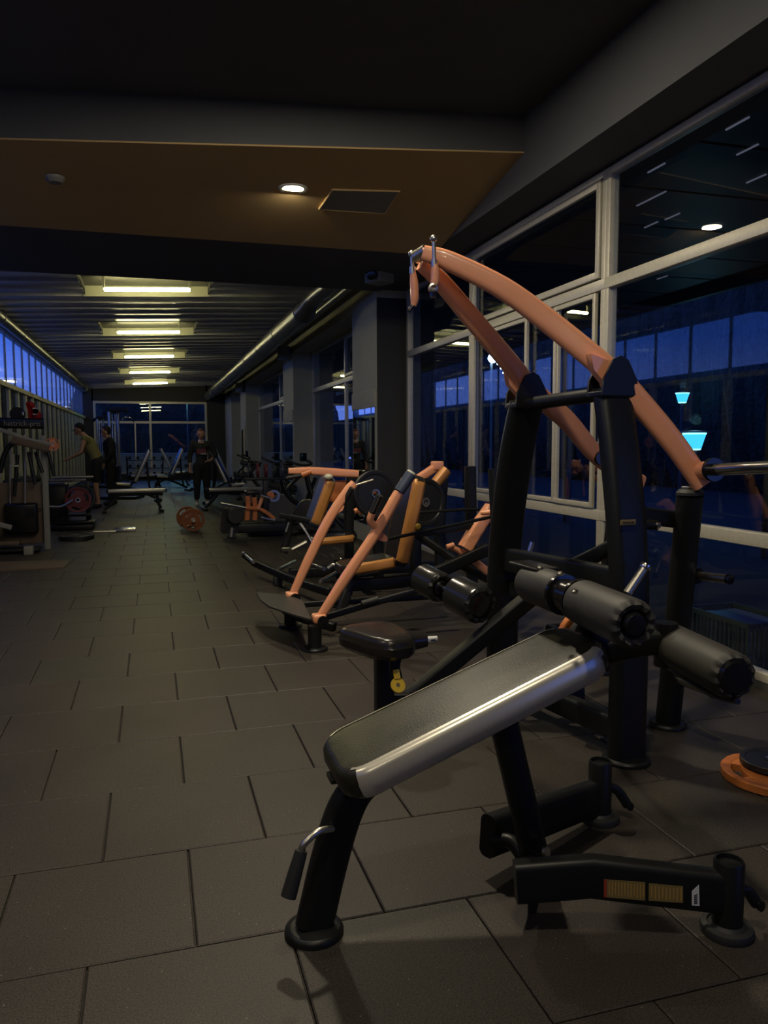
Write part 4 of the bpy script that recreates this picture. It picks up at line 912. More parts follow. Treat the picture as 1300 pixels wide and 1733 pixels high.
def b_tower(t):
    for y in (-.35, .35): mk(t, 'upright', 'steel', lambda b: box(b, (-.03, y-.03, 0), (.03, y+.03, 2.15), .008))
    mk(t, 'top_beam', 'black', lambda b: sweep(b, [(-.25, 0, 2.1), (0, 0, 2.2), (.35, 0, 2.2)], rrect(.07, .10, .02), up=(0, 0, 1))); mk(t, 'top_crossbar', 'black', lambda b: box(b, (-.03, -.38, 2.12), (.03, .38, 2.18), .01))
    mk(t, 'weight_stack', 'blackgloss', lambda b: [box(b, (-.10, -.2, .12+.05*k), (.10, .2, .165+.05*k), .004) for k in range(14)])
    for y in (-.12, .12): mk(t, 'guide_rod', 'chrome', lambda b: tube(b, [(0, y, .1), (0, y, 2.1)], .012, 8))
    mk(t, 'base', 'black', lambda b: box(b, (-.35, -.42, 0), (.6, .42, .07), .02)); mk(t, 'lat_bar', 'chrome', lambda b: tube(b, [(.35, -.5, 1.92), (.35, -.3, 2.0), (.35, .3, 2.0), (.35, .5, 1.92)], .014, 10))
    mk(t, 'cable', 'rubber', lambda b: tube(b, [(.33, 0, 2.2), (.35, 0, 2.0)], .005, 6)); mk(t, 'pulley', 'blackgloss', lambda b: lathe(b, [(0, 0), (.06, 0), (.05, .012), (.06, .024), (0, .024)], (.33, -.012, 2.17), (0, 1, 0), 20))
tw = rig('cable_tower', 'black cable tower with chrome lat bar left of the end window', 'exercise machine', -.9, 20.6, -.25, b_tower, 'cable towers')
clone(tw, 'slim cable tower at the far end right in front of the window mullion', -1.55, 26.3, -.2)
def b_rack(t):   # dumbbell rack, long axis y, faces -x
    for y in (-1.1, 1.1):
        mk(t, 'side_frame', 'black', lambda b: (sweep(b, [(.25, y, .9), (-.1, y, .55), (-.25, y, .1), (-.3, y, .03)], rrect(.06, .06, .012), up=(0, 1, 0)), box(b, (-.35, y-.03, 0), (.3, y+.03, .06), .01)))
    for z, x in ((.80, .12), (.50, -.06), (.22, -.2)):
        mk(t, 'shelf', 'black', lambda b: box(b, (x-.1, -1.15, z-.03), (x+.1, 1.15, z), .008))
rk = rig('dumbbell_rack', 'three shelf black dumbbell rack against the right wall beyond the rowing machine', 'rack', 2.3, 14.4, 0, b_rack, 'dumbbell racks')
clone(rk, 'dumbbell rack against the right wall behind the walking person', 2.25, 20.0, 0)
clone(rk, 'dumbbell rack below the end window', .2, 30.2, -PI/2)
def b_db(t, r=.06):
    mk(t, 'handle', 'chrome', lambda b: tube(b, [(-.07, 0, 0), (.07, 0, 0)], .014, 8))
    for s in (-1, 1): mk(t, 'head', 'rubber', lambda b: lathe(b, [(0, 0), (r*.9, 0), (r, .01), (r, .07), (r*.9, .08), (0, .08)], (s*.06, 0, 0), (s, 0, 0), 12))
db = thing('dumbbell', 'black dumbbell with a chrome handle in a rack', 'dumbbell', (0, 0, 0), 'dumbbells in the racks'); b_db(db)
first = True
for (rx, ry, rot, lab) in ((2.3, 14.4, 0, 'black dumbbell on the rack beyond the rowing machine'), (2.25, 20.0, 0, 'black dumbbell on the rack behind the walking person'), (.2, 30.2, -PI/2, 'black dumbbell on the rack below the end window')):
    for z, x in ((.80, .12), (.50, -.06), (.22, -.2)):
        for k in range(8):
            y = -1.0+k*.285
            lx, ly = x, y
            wx, wy = rx+lx*math.cos(rot)-ly*math.sin(rot), ry+lx*math.sin(rot)+ly*math.cos(rot)
            o = db if first else copy_tree(db); first = False
            o.location = (wx, wy, z+.062); o.rotation_euler = (0, 0, rot); 
            o['label'] = lab; o['group'] = {0: 'dumbbells beyond the rower', 1: 'dumbbells behind the walker', 2: 'dumbbells at the end window'}[(rx == 2.25)*1+(rx == .2)*2]
# spin bikes
def b_bike(t):
    mk(t, 'frame', 'black', lambda b: (sweep(b, [(-.35, 0, .5), (0, 0, .35), (.3, 0, .55), (.42, 0, .95)], rrect(.05, .08, .02), up=(0, 0, 1)), sweep(b, [(-.3, 0, .05), (-.05, 0, .35), (-.2, 0, .8)], rrect(.05, .06, .02), up=(1, 0, 0))))
    mk(t, 'flywheel', 'steel', lambda b: lathe(b, [(0, 0), (.22, 0), (.23, .01), (.22, .03), (0, .03)], (.38, .015, .30), (0, -1, 0), 32))
    mk(t, 'saddle', 'leatherp', lambda b: ball(b, (-.24, 0, .92), .13, (1, .6, .3))); mk(t, 'handlebar', 'rubber', lambda b: tube(b, [(.62, -.2, 1.12), (.45, -.22, 1.05), (.42, 0, 1.02), (.45, .22, 1.05), (.62, .2, 1.12)], .018, 10))
    mk(t, 'front_foot', 'black', lambda b: box(b, (.5, -.25, 0), (.57, .25, .06), .01)); mk(t, 'rear_foot', 'black', lambda b: box(b, (-.45, -.25, 0), (-.38, .25, .06), .01)); mk(t, 'base_rail', 'black', lambda b: box(b, (-.4, -.03, .03), (.55, .03, .09), .01)); mk(t, 'screen', 'blackgloss', lambda b: box(b, (.44, -.08, 1.08), (.47, .08, 1.2), .01))
    mk(t, 'crank', 'steel', lambda b: (tube(b, [(.02, -.08, .35), (.14, -.08, .25)], .012, 8), tube(b, [(.02, .08, .35), (-.10, .08, .45)], .012, 8), tube(b, [(.02, -.08, .35), (.02, .08, .35)], .012, 8)))
bk = rig('spin_bike', 'black exercise bike with handlebars by the second pillar', 'exercise bike', 2.3, 12.3, 2.6, b_bike, 'exercise bikes')
clone(bk, 'exercise bike partly hidden behind the level orange lever', 2.45, 11.0, 2.4)
clone(bk, 'exercise bike farther down, beside the deep right window', 2.35, 16.6, 2.8)
# kettlebells / coloured medicine balls row seen over the orange lever
st = rig('weight_tree', 'low black stand holding small coloured plates behind the level orange lever', 'rack', 1.6, 11.6, 0, lambda t: (mk(t, 'frame', 'black', lambda b: (box(b, (-.3, -.3, 0), (.3, .3, .06), .01), box(b, (-.04, -.04, 0), (.04, .04, .85), .01))), mk(t, 'rail', 'black', lambda b: box(b, (-.32, -.05, .80), (.32, .05, .84), .01))))
for k, (m_, cn) in enumerate((('platebl', 'black'), ('platered', 'dark red'), ('platered', 'second dark red'), ('crate', 'dark green'), ('bluevinyl', 'slate blue'))):
    x = 1.6-.24+.12*k; plate('small_plate', (x-.015, 11.6, .842+.105), (1, 0, 0), .105, .035, m_, '%s small plate standing on the low stand behind the orange lever' % cn, grips=0, grp='small plates on the stand')

# ================================================================== LEFT SIDE
# barbell with two orange plates in the aisle
bc = P(327, 899, z=0); 
bb = thing('barbell', 'loaded barbell with orange plates lying in the middle of the aisle, seen end on', 'barbell', (bc.x, bc.y, 0))
ba = V((.0, 1, 0)); ba = V((-.06, 1, 0)).normalized(); c0 = V((bc.x, bc.y, .175))
mk(bb, 'bar', 'steel', lambda b: tube(b, [c0-ba*.12, c0+ba*.62], .014, 12)); mk(bb, 'sleeve', 'chrome', lambda b: tube(b, [c0-ba*.13, c0+ba*.12], .024, 14)); mk(bb, 'collar', 'steel', lambda b: tube(b, [c0+ba*.1, c0+ba*.14], .04, 14))
mk(bb, 'sleeve', 'chrome', lambda b: tube(b, [c0+ba*.42, c0+ba*.64], .024, 14))
plate('weight_plate', c0+ba*.0, -ba, .175, .035, 'platerust', 'front orange plate of the barbell in the aisle', rot=.4, grp=None)
plate('weight_plate', c0+ba*.52+V((-.03, 0, 0)), -ba, .175, .035, 'platerust', 'rear orange plate of the barbell in the aisle', rot=.4)
# bumper plate, loose plates and board on the floor
plate('weight_plate', V((P(130, 909, z=.03).x, P(130, 909, z=.03).y, 0)), (0, 0, 1), .235, .06, 'platebl', 'thick black plate lying flat on the floor beside the weight machine', grips=0)
q = P(205, 898, z=.02); t = thing('steel_bar', 'short bright steel bar lying on the aisle floor', 'bar', (q.x, q.y, 0))
mk(t, 'rod', 'steel', lambda b: tube(b, [P(158, 900, z=.035), P(196, 899, z=.03)], .014, 10)); mk(t, 'sleeve', 'chrome', lambda b: box(b, P(192, 901, z=.0), P(231, 896, z=.0)+V((0, 0, .05)), .01))
q = [P(-30, 968, z=0), P(108, 962, z=0), P(120, 950, z=0), P(-30, 953, z=0)]
bm = nb(); prism(bm, q, .014); o = tag(obj('floor_mat', bm, 'wood', smooth=False), 'thin brown exercise mat on the floor at the left edge', 'mat')
# the cable machine with the sign
y6 = 10.7
hm = thing('cable_machine', 'pale framed weight machine at the left edge with a black lettered sign on top', 'exercise machine', (-1.65, y6, 0))
cx = P(76, 800, y=y6).x
mk(hm, 'column', 'offwhite', lambda b: box(b, (cx-.035, y6-.035, 0), (cx+.035, y6+.035, 1.45), .01))
mk(hm, 'column', 'offwhite', lambda b: box(b, (cx-.9, y6-.035, 0), (cx-.83, y6+.035, 1.45), .01))
mk(hm, 'shroud', 'wood', lambda b: box(b, (cx-.84, y6+.05, .08), (cx-.05, y6+.07, .86), .01))
ws = (P(8, 905, y=y6-.1), P(62, 851, y=y6-.1)); mk(hm, 'weight_stack', 'blackgloss', lambda b: box(b, ws[0], ws[1]+V((0, .18, 0)), .03))
for px in (17, 42): mk(hm, 'guide_rod', 'steel', lambda b: tube(b, [P(px, 860, y=y6-.02), P(px, 735, y=y6-.02)], .011, 8))
mk(hm, 'stack_foot', 'offwhite', lambda b: box(b, P(40, 940, y=y6-.5), P(55, 925, y=y6-.5)+V((0, .12, 0)), .008)); mk(hm, 'low_arm', 'offwhite', lambda b: sweep(b, [P(-20, 885, y=y6-.3), P(0, 888, y=y6-.3), P(20, 893, y=y6-.3)], rrect(.05, .06, .012), up=(0, 0, 1)))
mk(hm, 'floor_rail', 'wood', lambda b: box(b, P(-30, 925, y=y6-.3), P(32, 916, y=y6-.3)+V((0, .15, 0)), .01)); mk(hm, 'base', 'black', lambda b: box(b, P(-60, 938, y=y6-.35), P(66, 928, y=y6-.35)+V((0, .3, 0)), .01))
sg = mk(hm, 'sign', 'blackgloss', lambda b: sweep(b, [P(-40, 715, y=y6), P(10, 716, y=y6), P(74, 717, y=y6)], rrect(.05, .135, .024), up=(0, 0, 1)))
text('hattrick-pro', .086, 'offwhite', 'sign_lettering', sg, P(38, 717, y=y6)+V((0, -.032, 0)), (1, 0, -.01), (0, 0, 1), .002)
text('or', .09, 'ink', 'shroud_lettering', hm, P(69, 862, y=y6)+V((0, .03, 0)), (1, 0, 0), (0, 0, 1), .002)
mk(hm, 'press_arm', 'offwhite', lambda b: sweep(b, [P(-15, 722, y=y6-.2), P(20, 734, y=y6-.2), P(48, 744, y=y6-.2), P(85, 752, y=y6-.2)], rrect(.06, .05, .015), up=(0, 0, 1)))
mk(hm, 'press_arm', 'wood', lambda b: sweep(b, [P(20, 745, y=y6-.3), P(45, 750, y=y6-.3), P(82, 760, y=y6-.3)], rrect(.07, .09, .02), up=(0, 0, 1)))
mk(hm, 'curved_tube', 'black', lambda b: tube(b, [P(0, 800, y=y6-.2), P(8, 768, y=y6-.2), P(22, 750, y=y6-.2), P(40, 748, y=y6-.2)], .03, 12))
mk(hm, 'selector_grip', 'trof', lambda b: box(b, P(18, 790, y=y6-.15), P(31, 787, y=y6-.15)+V((0, .03, 0)), .004))
for a, b_ in (((60, 765), (72, 800)), ((30, 770), (24, 840)), ((48, 765), (60, 820)), ((80, 760), (92, 806))): mk(hm, 'strut', 'black', lambda b: tube(b, [P(*a, y=y6-.1), P(*b_, y=y6-.1)], .022, 10))
mk(hm, 'hanging_grip', 'offwhite', lambda b: tube(b, [P(20, 768, y=y6-.25), P(21, 786, y=y6-.25)], .035, 12)); mk(hm, 'top_pulley', 'blackgloss', lambda b: lathe(b, [(0, 0), (.09, 0), (.08, .02), (.09, .04), (0, .04)], P(30, 701, y=y6+.12), (0, -1, 0), 20)); mk(hm, 'pulley_cap', 'chrome', lambda b: ball(b, P(39, 701, y=y6+.05), .03, (.6, .6, 1.3)))
plate('weight_plate', P(88, 752, y=y6-.1), (.3, -1, 0), .085, .03, 'orange2', 'small rust coloured plate on the end of the left machine arm', rot=0)
# flag on the machine
fl0 = P(57, 700, y=y6+.1); fg = thing('small_flag', 'small crumpled red flag with a white crescent standing on the left machine', 'flag', P(60, 710, y=y6+.1))
bm = nb(); n = 10; g = [[None]*(n+1) for _ in range(n+1)]
for i in range(n+1):
    for j in range(n+1):
        u, v_ = i/n, j/n; w_ = .75+.25*math.sin(3*v_+1)
        g[i][j] = bm.verts.new(P(46+22*u*w_+2*math.sin(v_*5), 711-29*v_-3*math.sin(u*3), y=y6+.1+.03*math.sin(7*u+2*v_)))
for i in range(n):
    for j in range(n): bm.faces.new((g[i][j], g[i+1][j], g[i+1][j+1], g[i][j+1]))
bmesh.ops.solidify(bm, geom=bm.faces[:], thickness=.003); obj('cloth', bm, 'red', fg)
cc = P(59, 696, y=y6+.0); bm = nb(); a = [V((cc.x+.045*math.cos(t_), cc.y, cc.z+.045*math.sin(t_))) for t_ in [math.radians(q) for q in range(-130, 131, 20)]]; b_ = [V((cc.x+.012+.035*math.cos(t_), cc.y, cc.z+.035*math.sin(t_))) for t_ in [math.radians(q) for q in range(130, -131, -20)]]
for q in a+b_: q.x = cc.x-(q.x-cc.x)*-1
prism(bm, a+b_, .004, (0, 1, 0)); bmesh.ops.triangulate(bm, faces=bm.faces[:]); obj('crescent', bm, 'flagwhite', fg, smooth=False)
mk(fg, 'stick', 'steel', lambda b: tube(b, [P(60, 712, y=y6+.12), P(60, 684, y=y6+.12)], .005, 6))
# bench press rack with red plate
y7 = 13.2
pr_ = thing('bench_press_rack', 'press rack with bright horizontal rails behind the left weight machine', 'rack', (-1.6, y7, 0))
mk(pr_, 'rail', 'chrome', lambda b: tube(b, [P(78, 813, y=y7-.3), P(146, 812, y=y7-.3)], .022, 12)); mk(pr_, 'rail', 'steel', lambda b: tube(b, [P(90, 808, y=y7+.4), P(158, 807, y=y7+.4)], .022, 12))
mk(pr_, 'body', 'black', lambda b: box(b, P(82, 895, y=y7), P(112, 818, y=y7)+V((0, .5, 0)), .03)); mk(pr_, 'body', 'black', lambda b: box(b, P(146, 880, y=y7+.3), P(152, 815, y=y7+.3)+V((0, .1, 0)), .01))
for yy, k in ((884, 0), (893, 1), (872, 2)): mk(pr_, 'step', 'black', lambda b: box(b, P(100+k*2, yy+3, y=y7-.2+.1*k), P(160-4*k, yy-2, y=y7-.2+.1*k)+V((0, .3, 0)), .01))
mk(pr_, 'curved_bar', 'steel', lambda b: tube(b, [P(78, 857, y=y7-.5), P(104, 857, y=y7-.5), P(124, 846, y=y7-.5)], .02, 12)); mk(pr_, 'strut', 'steel', lambda b: tube(b, [P(86, 785, y=y7), P(94, 806, y=y7)], .018, 8))
mk(pr_, 'foot', 'black', lambda b: box(b, V((P(82, 895, y=y7).x, y7-.2, 0)), V((P(160, 895, y=y7).x, y7+.4, .09)), .02))
plate('weight_plate', P(131, 846, y=y7-.35), (.25, -1, 0), .195, .05, 'platered', 'dark red plate on the press rack at the left', rot=.3)
plate('weight_plate', P(137, 842, y=y7-.1), (.25, -1, 0), .21, .05, 'platebl', 'black plate behind the dark red one on the press rack', rot=.3)
# clutter of small weights on the shelf behind the rails
sh = thing('storage_shelf', 'low dark shelf with small weights along the left glazing', 'shelf', (-2.1, 14.5, 0))
mk(sh, 'top', 'black', lambda b: box(b, (-2.30, 13.4, .62), (-1.98, 16.0, .66), .01)); 
for y in (13.5, 14.7, 15.9): mk(sh, 'leg', 'black', lambda b: box(b, (-2.28, y-.03, 0), (-2.0, y+.03, .62), .01))
first = None
for k in range(9):
    x, y = -2.14, 13.55+.27*k
    o = copy_tree(db); o.location = (x, y, .66+.062); o.rotation_euler = (0, 0, .3); o['label'] = 'small dumbbell on the low shelf along the left glazing'; o['group'] = 'dumbbells on the left shelf'
# ================================================================== PEOPLE
def blob(name, mt, parent, segs, vox=.014, smooth=6, extra=None):
    """one continuous surface grown from tapered limb segments: (a, ra, b, rb) or (c, (rx, ry, rz))"""
    bm = nb()
    for s in segs:
        if len(s) == 4:
            a, ra, b, rb = V(s[0]), s[1], V(s[2]), s[3]; ax = b-a; L = max(ax.length, 1e-4); ax = ax/L; pr = []
            for i in range(5): t = PI/2*i/4; pr.append((ra*math.sin(t), -ra*math.cos(t)))
            for i in range(5): t = PI/2*i/4; pr.append((rb*math.cos(t), L+rb*math.sin(t)))
            lathe(bm, pr, a, ax, 16)
        else: ball(bm, s[0], 1, s[1], 20)
    o = obj(name, bm, mt, parent)
    m = o.modifiers.new('r', 'REMESH'); m.mode = 'VOXEL'; m.voxel_size = vox; m.use_smooth_shade = True
    m2 = o.modifiers.new('s', 'SMOOTH'); m2.factor = .5; m2.iterations = smooth
    dg = bpy.context.evaluated_depsgraph_get(); me = bpy.data.meshes.new_from_object(o.evaluated_get(dg)); o.modifiers.clear(); old = o.data; o.data = me
    for p in me.polygons: p.use_smooth = True
    if not me.materials: me.materials.append(M[mt])
    return o
def person(label, loc, face, J, shirt, trousers, shoes, hair, sleeve, leg_cover, shirt_r=1., hat=False, hairm='hair'):
    """J: joints in body space, x right, y forward, z up"""
    t = thing('person', label, 'person', loc); ca, sa_ = math.cos(face), math.sin(face)
    def W(p): p = V(p); return V((loc[0]+p.x*ca-p.y*sa_, loc[1]+p.x*sa_+p.y*ca, loc[2]+p.z))
    j = {k: W(v) for k, v in J.items()}
    segs = [(j['pel'], .115, j['spi'], .105), (j['spi'], .105, j['che'], .125), (j['che'], .125, j['nek'], .06), (j['nek'], .056, j['hed'], .052)]
    hc_ = j['hed']+(j['hed']-j['nek']).normalized()*.07
    fw = W(V(J['look'])) - W((0, 0, 0)); fw.normalize()
    segs += [(hc_, .088, hc_+fw*.018+V((0, 0, .028)), .086), (hc_-V((0, 0, .03))+fw*.03, .062, hc_-V((0, 0, .075))+fw*.052, .036)]
    for s in 'LR':
        segs += [(j['sh'+s], .055, j['el'+s], .040), (j['el'+s], .040, j['wr'+s], .026), (j['hi'+s], .085, j['kn'+s], .056), (j['kn'+s], .056, j['an'+s], .036), (j['an'+s], .036, j['to'+s], .03)]
        segs += [(j['che'], .10, j['sh'+s], .055), (j['pel'], .11, j['hi'+s], .09)]
        d = (j['ha'+s]-j['wr'+s]); d = d.normalized(); sd = d.cross(V((0, 0, 1))); sd = sd.normalized() if sd.length > .1 else V((1, 0, 0)); pm = j['wr'+s]+d*.07
        segs += [(j['wr'+s], .024, pm, .028), (pm+sd*.02, .018, pm-sd*.02, .018)]
    body = blob('body', 'skin', t, segs)
    # nose, ears, eyes, fingers: pieces of the head and hands
    sdh = fw.cross(V((0, 0, 1))).normalized(); fc = hc_+fw*.092
    mk(body, 'nose', 'skin', lambda b: ball(b, fc+V((0, 0, -.02))+fw*.008, .014, (1, 1, 1.5), 10))
    for s in (-1, 1):
        mk(body, 'ear', 'skin', lambda b: ball(b, hc_+sdh*s*.088-V((0, 0, .012)), .024, (.6, .6, 1.1), 10)); mk(body, 'eye', 'ink', lambda b: ball(b, hc_+fw*.088+sdh*s*.03+V((0, 0, .006)), .010, (1, 1, .6), 8))
    mk(body, 'mouth', 'platered', lambda b: tube(b, [hc_+fw*.090+sdh*s*.02-V((0, 0, .058)) for s in (-1, 0, 1)], .005, 6))
    for s in 'LR':
        d = (j['ha'+s]-j['wr'+s]).normalized(); sd = d.cross(V((0, 0, 1))); sd = sd.normalized() if sd.length > .1 else V((1, 0, 0)); nn = d.cross(sd); pm = j['wr'+s]+d*.085
        for k, (o_, l_) in enumerate(((-.028, .062), (-.010, .072), (.009, .068), (.027, .052))):
            a = pm+sd*o_; mk(body, 'finger', 'skin', lambda b: tube(b, [a-d*.01, a+d*l_*.5+nn*.006, a+d*l_*.85+nn*.022], [.0095, .009, .007], 8))
        a = j['wr'+s]+d*.035+sd*.024; mk(body, 'thumb', 'skin', lambda b: tube(b, [a, a+d*.03+sd*.022, a+d*.055+sd*.026+nn*.01], [.012, .0105, .008], 8))
    e = .012
    ss = [(j['pel']+V((0, 0, -.02)), .118+e, j['spi'], .112+e), (j['spi'], .112+e, j['che'], .132+e)]
    for s in 'LR':
        ss.append((j['che'], .11+e, j['sh'+s], .06+e))
        if sleeve > 0: ss.append((j['sh'+s], .062+e, j['sh'+s].lerp(j['el'+s], min(sleeve, 1)), .05+e))
        if sleeve > 1: ss.append((j['el'+s], .048+e, j['el'+s].lerp(j['wr'+s], sleeve-1), .034+e))
    sh = blob('top' if sleeve < .2 else 'sweatshirt', shirt, t, ss)
    ts = [(j['pel'], .122+e, j['pel']+V((0, 0, .04)), .115+e)]
    for s in 'LR':
        ts += [(j['pel'], .11+e, j['hi'+s], .095+e)]
        ts += [(j['hi'+s], .095+e, j['hi'+s].lerp(j['kn'+s], min(1, leg_cover)), .072+e)]
        if leg_cover > 1: ts += [(j['kn'+s], .068+e, j['kn'+s].lerp(j['an'+s], leg_cover-1), .052+e)]
    blob('trousers' if leg_cover > 1 else 'shorts', trousers, t, ts)
    for s in 'LR': 
        o = blob('shoe', shoes, t, [(j['an'+s]+V((0, 0, -.03)), .052, j['to'+s]+V((0, 0, .004)), .044), (j['an'+s]+V((0, 0, -.035)), .042, j['an'+s]+V((0, 0, -.035))-(j['to'+s]-j['an'+s]).normalized()*.03, .042)], vox=.01)
    hs = [(hc_-fw*.022+V((0, 0, .035)), .094, hc_-fw*.035-V((0, 0, .02)), .075)]
    if hat: hs.append((hc_+V((0, 0, .05)), .092, hc_+V((0, 0, .055)), .092)); 
    else: hs.append((hc_+fw*.015+V((0, 0, .075)), .07, hc_+fw*.03+V((0, 0, .08)), .06))
    ho = blob('cap' if hat else 'hair', hairm, t, hs, vox=.012)
    if hat: mk(ho, 'peak', hairm, lambda b: sweep(b, [hc_+fw*.07+V((0, 0, .05)), hc_+fw*.15+V((0, 0, .035))], rrect(.12, .01, .004), up=(0, 0, 1), smooth=False))
    return t, j, W
# walker, facing the camera
wx, wy = P(343, 856, z=0).x, P(343, 856, z=0).y
Jw = dict(pel=(0, 0, .88), spi=(0, 0, 1.05), che=(0, .01, 1.25), nek=(0, .01, 1.42), hed=(0, .02, 1.48), look=(0, 1, -.05),
    shL=(.17, 0, 1.36), elL=(.25, -.02, 1.09), wrL=(.25, .06, .86), haL=(.25, .10, .76), shR=(-.17, 0, 1.36), elR=(-.30, .0, 1.12), wrR=(-.19, .20, 1.00), haR=(-.08, .24, .98),
    hiL=(.09, 0, .86), knL=(.11, .06, .48), anL=(.12, .02, .085), toL=(.14, .15, .04), hiR=(-.09, 0, .86), knR=(-.10, -.02, .47), anR=(-.11, -.12, .085), toR=(-.14, .0, .04))
face = math.atan2(-(0-wx), (0-wy)) 
w_, jw, Ww = person('person in dark sweatshirt and trousers walking towards the camera in pale trainers', (wx, wy, 0), PI-.02, Jw, 'clothg', 'cloth', 'shoe', 'hair', 1.55, 1.74, hairm='hairred')
# chest print
mk(w_, 'chest_print', 'platered', lambda b: box(b, Ww((-.09, .150, 1.14)), Ww((.10, .158, 1.24)), .002)); mk(w_, 'print_stripe', 'offwhite', lambda b: box(b, Ww((-.10, .160, 1.12)), Ww((.02, .166, 1.15)), .002)); mk(w_, 'collar', 'flagwhite', lambda b: lathe(b, [(.05, 0), (.066, -.005), (.06, .02), (.05, .02)], Ww((0, .01, 1.42))))
# man in the olive vest, facing left, leaning over the rack
vx, vy = P(164, 860, z=0).x, P(164, 860, z=0).y
Jv = dict(pel=(0, -.05, .93), spi=(0, .01, 1.10), che=(0, .12, 1.30), nek=(0, .20, 1.45), hed=(0, .24, 1.51), look=(0, 1, -.5),
    shL=(-.19, .17, 1.38), elL=(-.24, .24, 1.12), wrL=(-.20, .46, 1.00), haL=(-.18, .56, .97), shR=(.19, .17, 1.38), elR=(.24, .24, 1.12), wrR=(.20, .46, 1.00), haR=(.18, .56, .97),
    hiL=(-.10, -.03, .90), knL=(-.11, .0, .49), anL=(-.12, -.05, .085), toL=(-.12, .10, .04), hiR=(.10, -.03, .90), knR=(.11, .03, .49), anR=(.13, -.0, .085), toR=(.14, .14, .04))
Jv = {k: (V(v)*1.06 if k != 'look' else v) for k, v in Jv.items()}
person('person in olive vest and black shorts and cap bending over the press rack', (vx, vy, 0), PI/2, Jv, 'olivecl', 'cloth', 'cloth', 'hair', .02, .8, hat=True, hairm='cloth')
# companion in black behind him
E_ = 0
kx, ky = P(190, 855, z=0).x, P(190, 855, z=0).y
Jk = dict(pel=(0, 0, .95), spi=(0, 0, 1.12), che=(0, .02, 1.34), nek=(0, .04, 1.50), hed=(0, .06, 1.56), look=(.1, 1, -.3),
    shL=(-.18, 0, 1.44), elL=(-.25, -.02, 1.16), wrL=(-.24, .12, .93), haL=(-.24, .16, .84), shR=(.18, 0, 1.44), elR=(.25, -.02, 1.16), wrR=(.24, .10, .93), haR=(.24, .14, .84),
    hiL=(-.10, 0, .92), knL=(-.11, .03, .50), anL=(-.12, 0, .085), toL=(-.13, .14, .04), hiR=(.10, 0, .92), knR=(.11, .03, .50), anR=(.12, -.04, .085), toR=(.13, .10, .04))
person('person in black sweatshirt and trousers standing behind the one in the olive vest', (kx, ky, 0), PI/2, Jk, 'cloth', 'cloth', 'cloth', 'hair', 1.85, 1.9)
# ================================================================== OUTDOORS
bm = nb(); box(bm, (-40, -25, -.3), (60, 80, -.15)); struct('ground', bm, 'night')
def hedge(name, a, b, lab, h, seed):
    random.seed(seed); bm = nb(); a = Vector(a); b = Vector(b); n = int((b-a).length/.6)
    for i in range(n):
        p = a.lerp(b, i/(n-1)); r = h*random.uniform(.465, .50)
        q = bmesh.ops.create_icosphere(bm, subdivisions=2, radius=1)
        for v in q['verts']:
            w = random.uniform(.85, 1.1); v.co = Vector((v.co.x*1.1*w, v.co.y*1.1*w, v.co.z*r*w+r*.95))+p+Vector((0, 0, -.2))
    return tag(obj(name, bm, 'hedge', smooth=False), lab, 'hedge', kind='stuff')
hedge('tree_belt', (17, -14, -.2), (17, 62, -.2), 'dark belt of trees beyond the terrace outside the right windows', 9.5, 3)
M['brickn'] = mat('dark_brick', (.035, .028, .022), .85, noise=.4, nscale=12)
bm = nb(); box(bm, (-3.05, -4, -.2), (-2.9, 40, 2.56)); tag(obj('boundary_wall', bm, 'brickn', smooth=False), 'dark wall outside the left glazing, up to the sky band', 'wall')
hedge('tree_belt', (8, 68, -.2), (20, 68, -.2), 'dark trees far behind the terrace, seen through the deep right windows', 13, 4)
hedge('garden_hedge', (-3.4, 46, -.2), (6.5, 46, -.2), 'dark hedge far outside the end window', 5.2, 5)
t = thing('pergola', 'dark boarded terrace roof outside the right windows', 'pergola', (5, 10, -.15))
bm = nb()
for k in range(36):
    y = -4+1.0*k; box(bm, (3.5, y, 3.50), (7.5, y+.95, 3.53))
box(bm, (3.45, -4, 3.53), (7.5, 32, 3.56)); obj('roof_boards', bm, 'pergola', t, smooth=False)
bm = nb(); box(bm, (7.4, -4, 3.36), (7.5, 32, 3.5)); obj('beam', bm, 'pergola', t, smooth=False)
for y in (-2, 3, 8, 13, 18, 23, 28): 
    bm = nb(); box(bm, (7.4, y, -.15), (7.5, y+.1, 3.36)); obj('post', bm, 'pergola', t, smooth=False)
def bowl_lamp(px, py, y, w, lab):
    c = P(px, py, y=y); s = w; t = thing('street_lamp', lab, 'street lamp', (c.x, c.y, -.15), 'bowl shaped street lamps')
    bm = nb(); lathe(bm, [(s*.26, 0), (s*.30, s*.05), (s*.47, s*.62), (s*.48, s*.66)], c-Vector((0, 0, s*.33))); obj('lit_glass', bm, 'lampglass', t)
    bm = nb(); lathe(bm, [(s*.44, s*.66), (s*.5, s*.66), (s*.5, s*.72), (s*.44, s*.72)], c-Vector((0, 0, s*.33))); lathe(bm, [(s*.2, -.03*s), (s*.29, 0), (s*.29, s*.06), (s*.2, s*.07)], c-Vector((0, 0, s*.33))); obj('lit_rim', bm, 'lamprim', t)
    bm = nb(); lathe(bm, [(0, s*.72), (s*.6, s*.74), (s*.55, s*.8), (0, s*.84)], c-Vector((0, 0, s*.33))); tube(bm, [(c.x, c.y, -.15), (c.x, c.y, c.z-s*.35)], .05, 10); obj('post', bm, 'pergola', t)
    l = bpy.data.lights.new('street_lamp_light', 'POINT'); l.energy = 5; l.color = (.3, .8, 1); l.shadow_soft_size = .1
    q = bpy.data.objects.new('street_lamp_light', l); C.objects.link(q); q.location = c+Vector((0, 0, s*.95))
bowl_lamp(1175, 748, 11.6, .40, 'nearest bowl street lamp glowing blue, behind the orange lever arm')
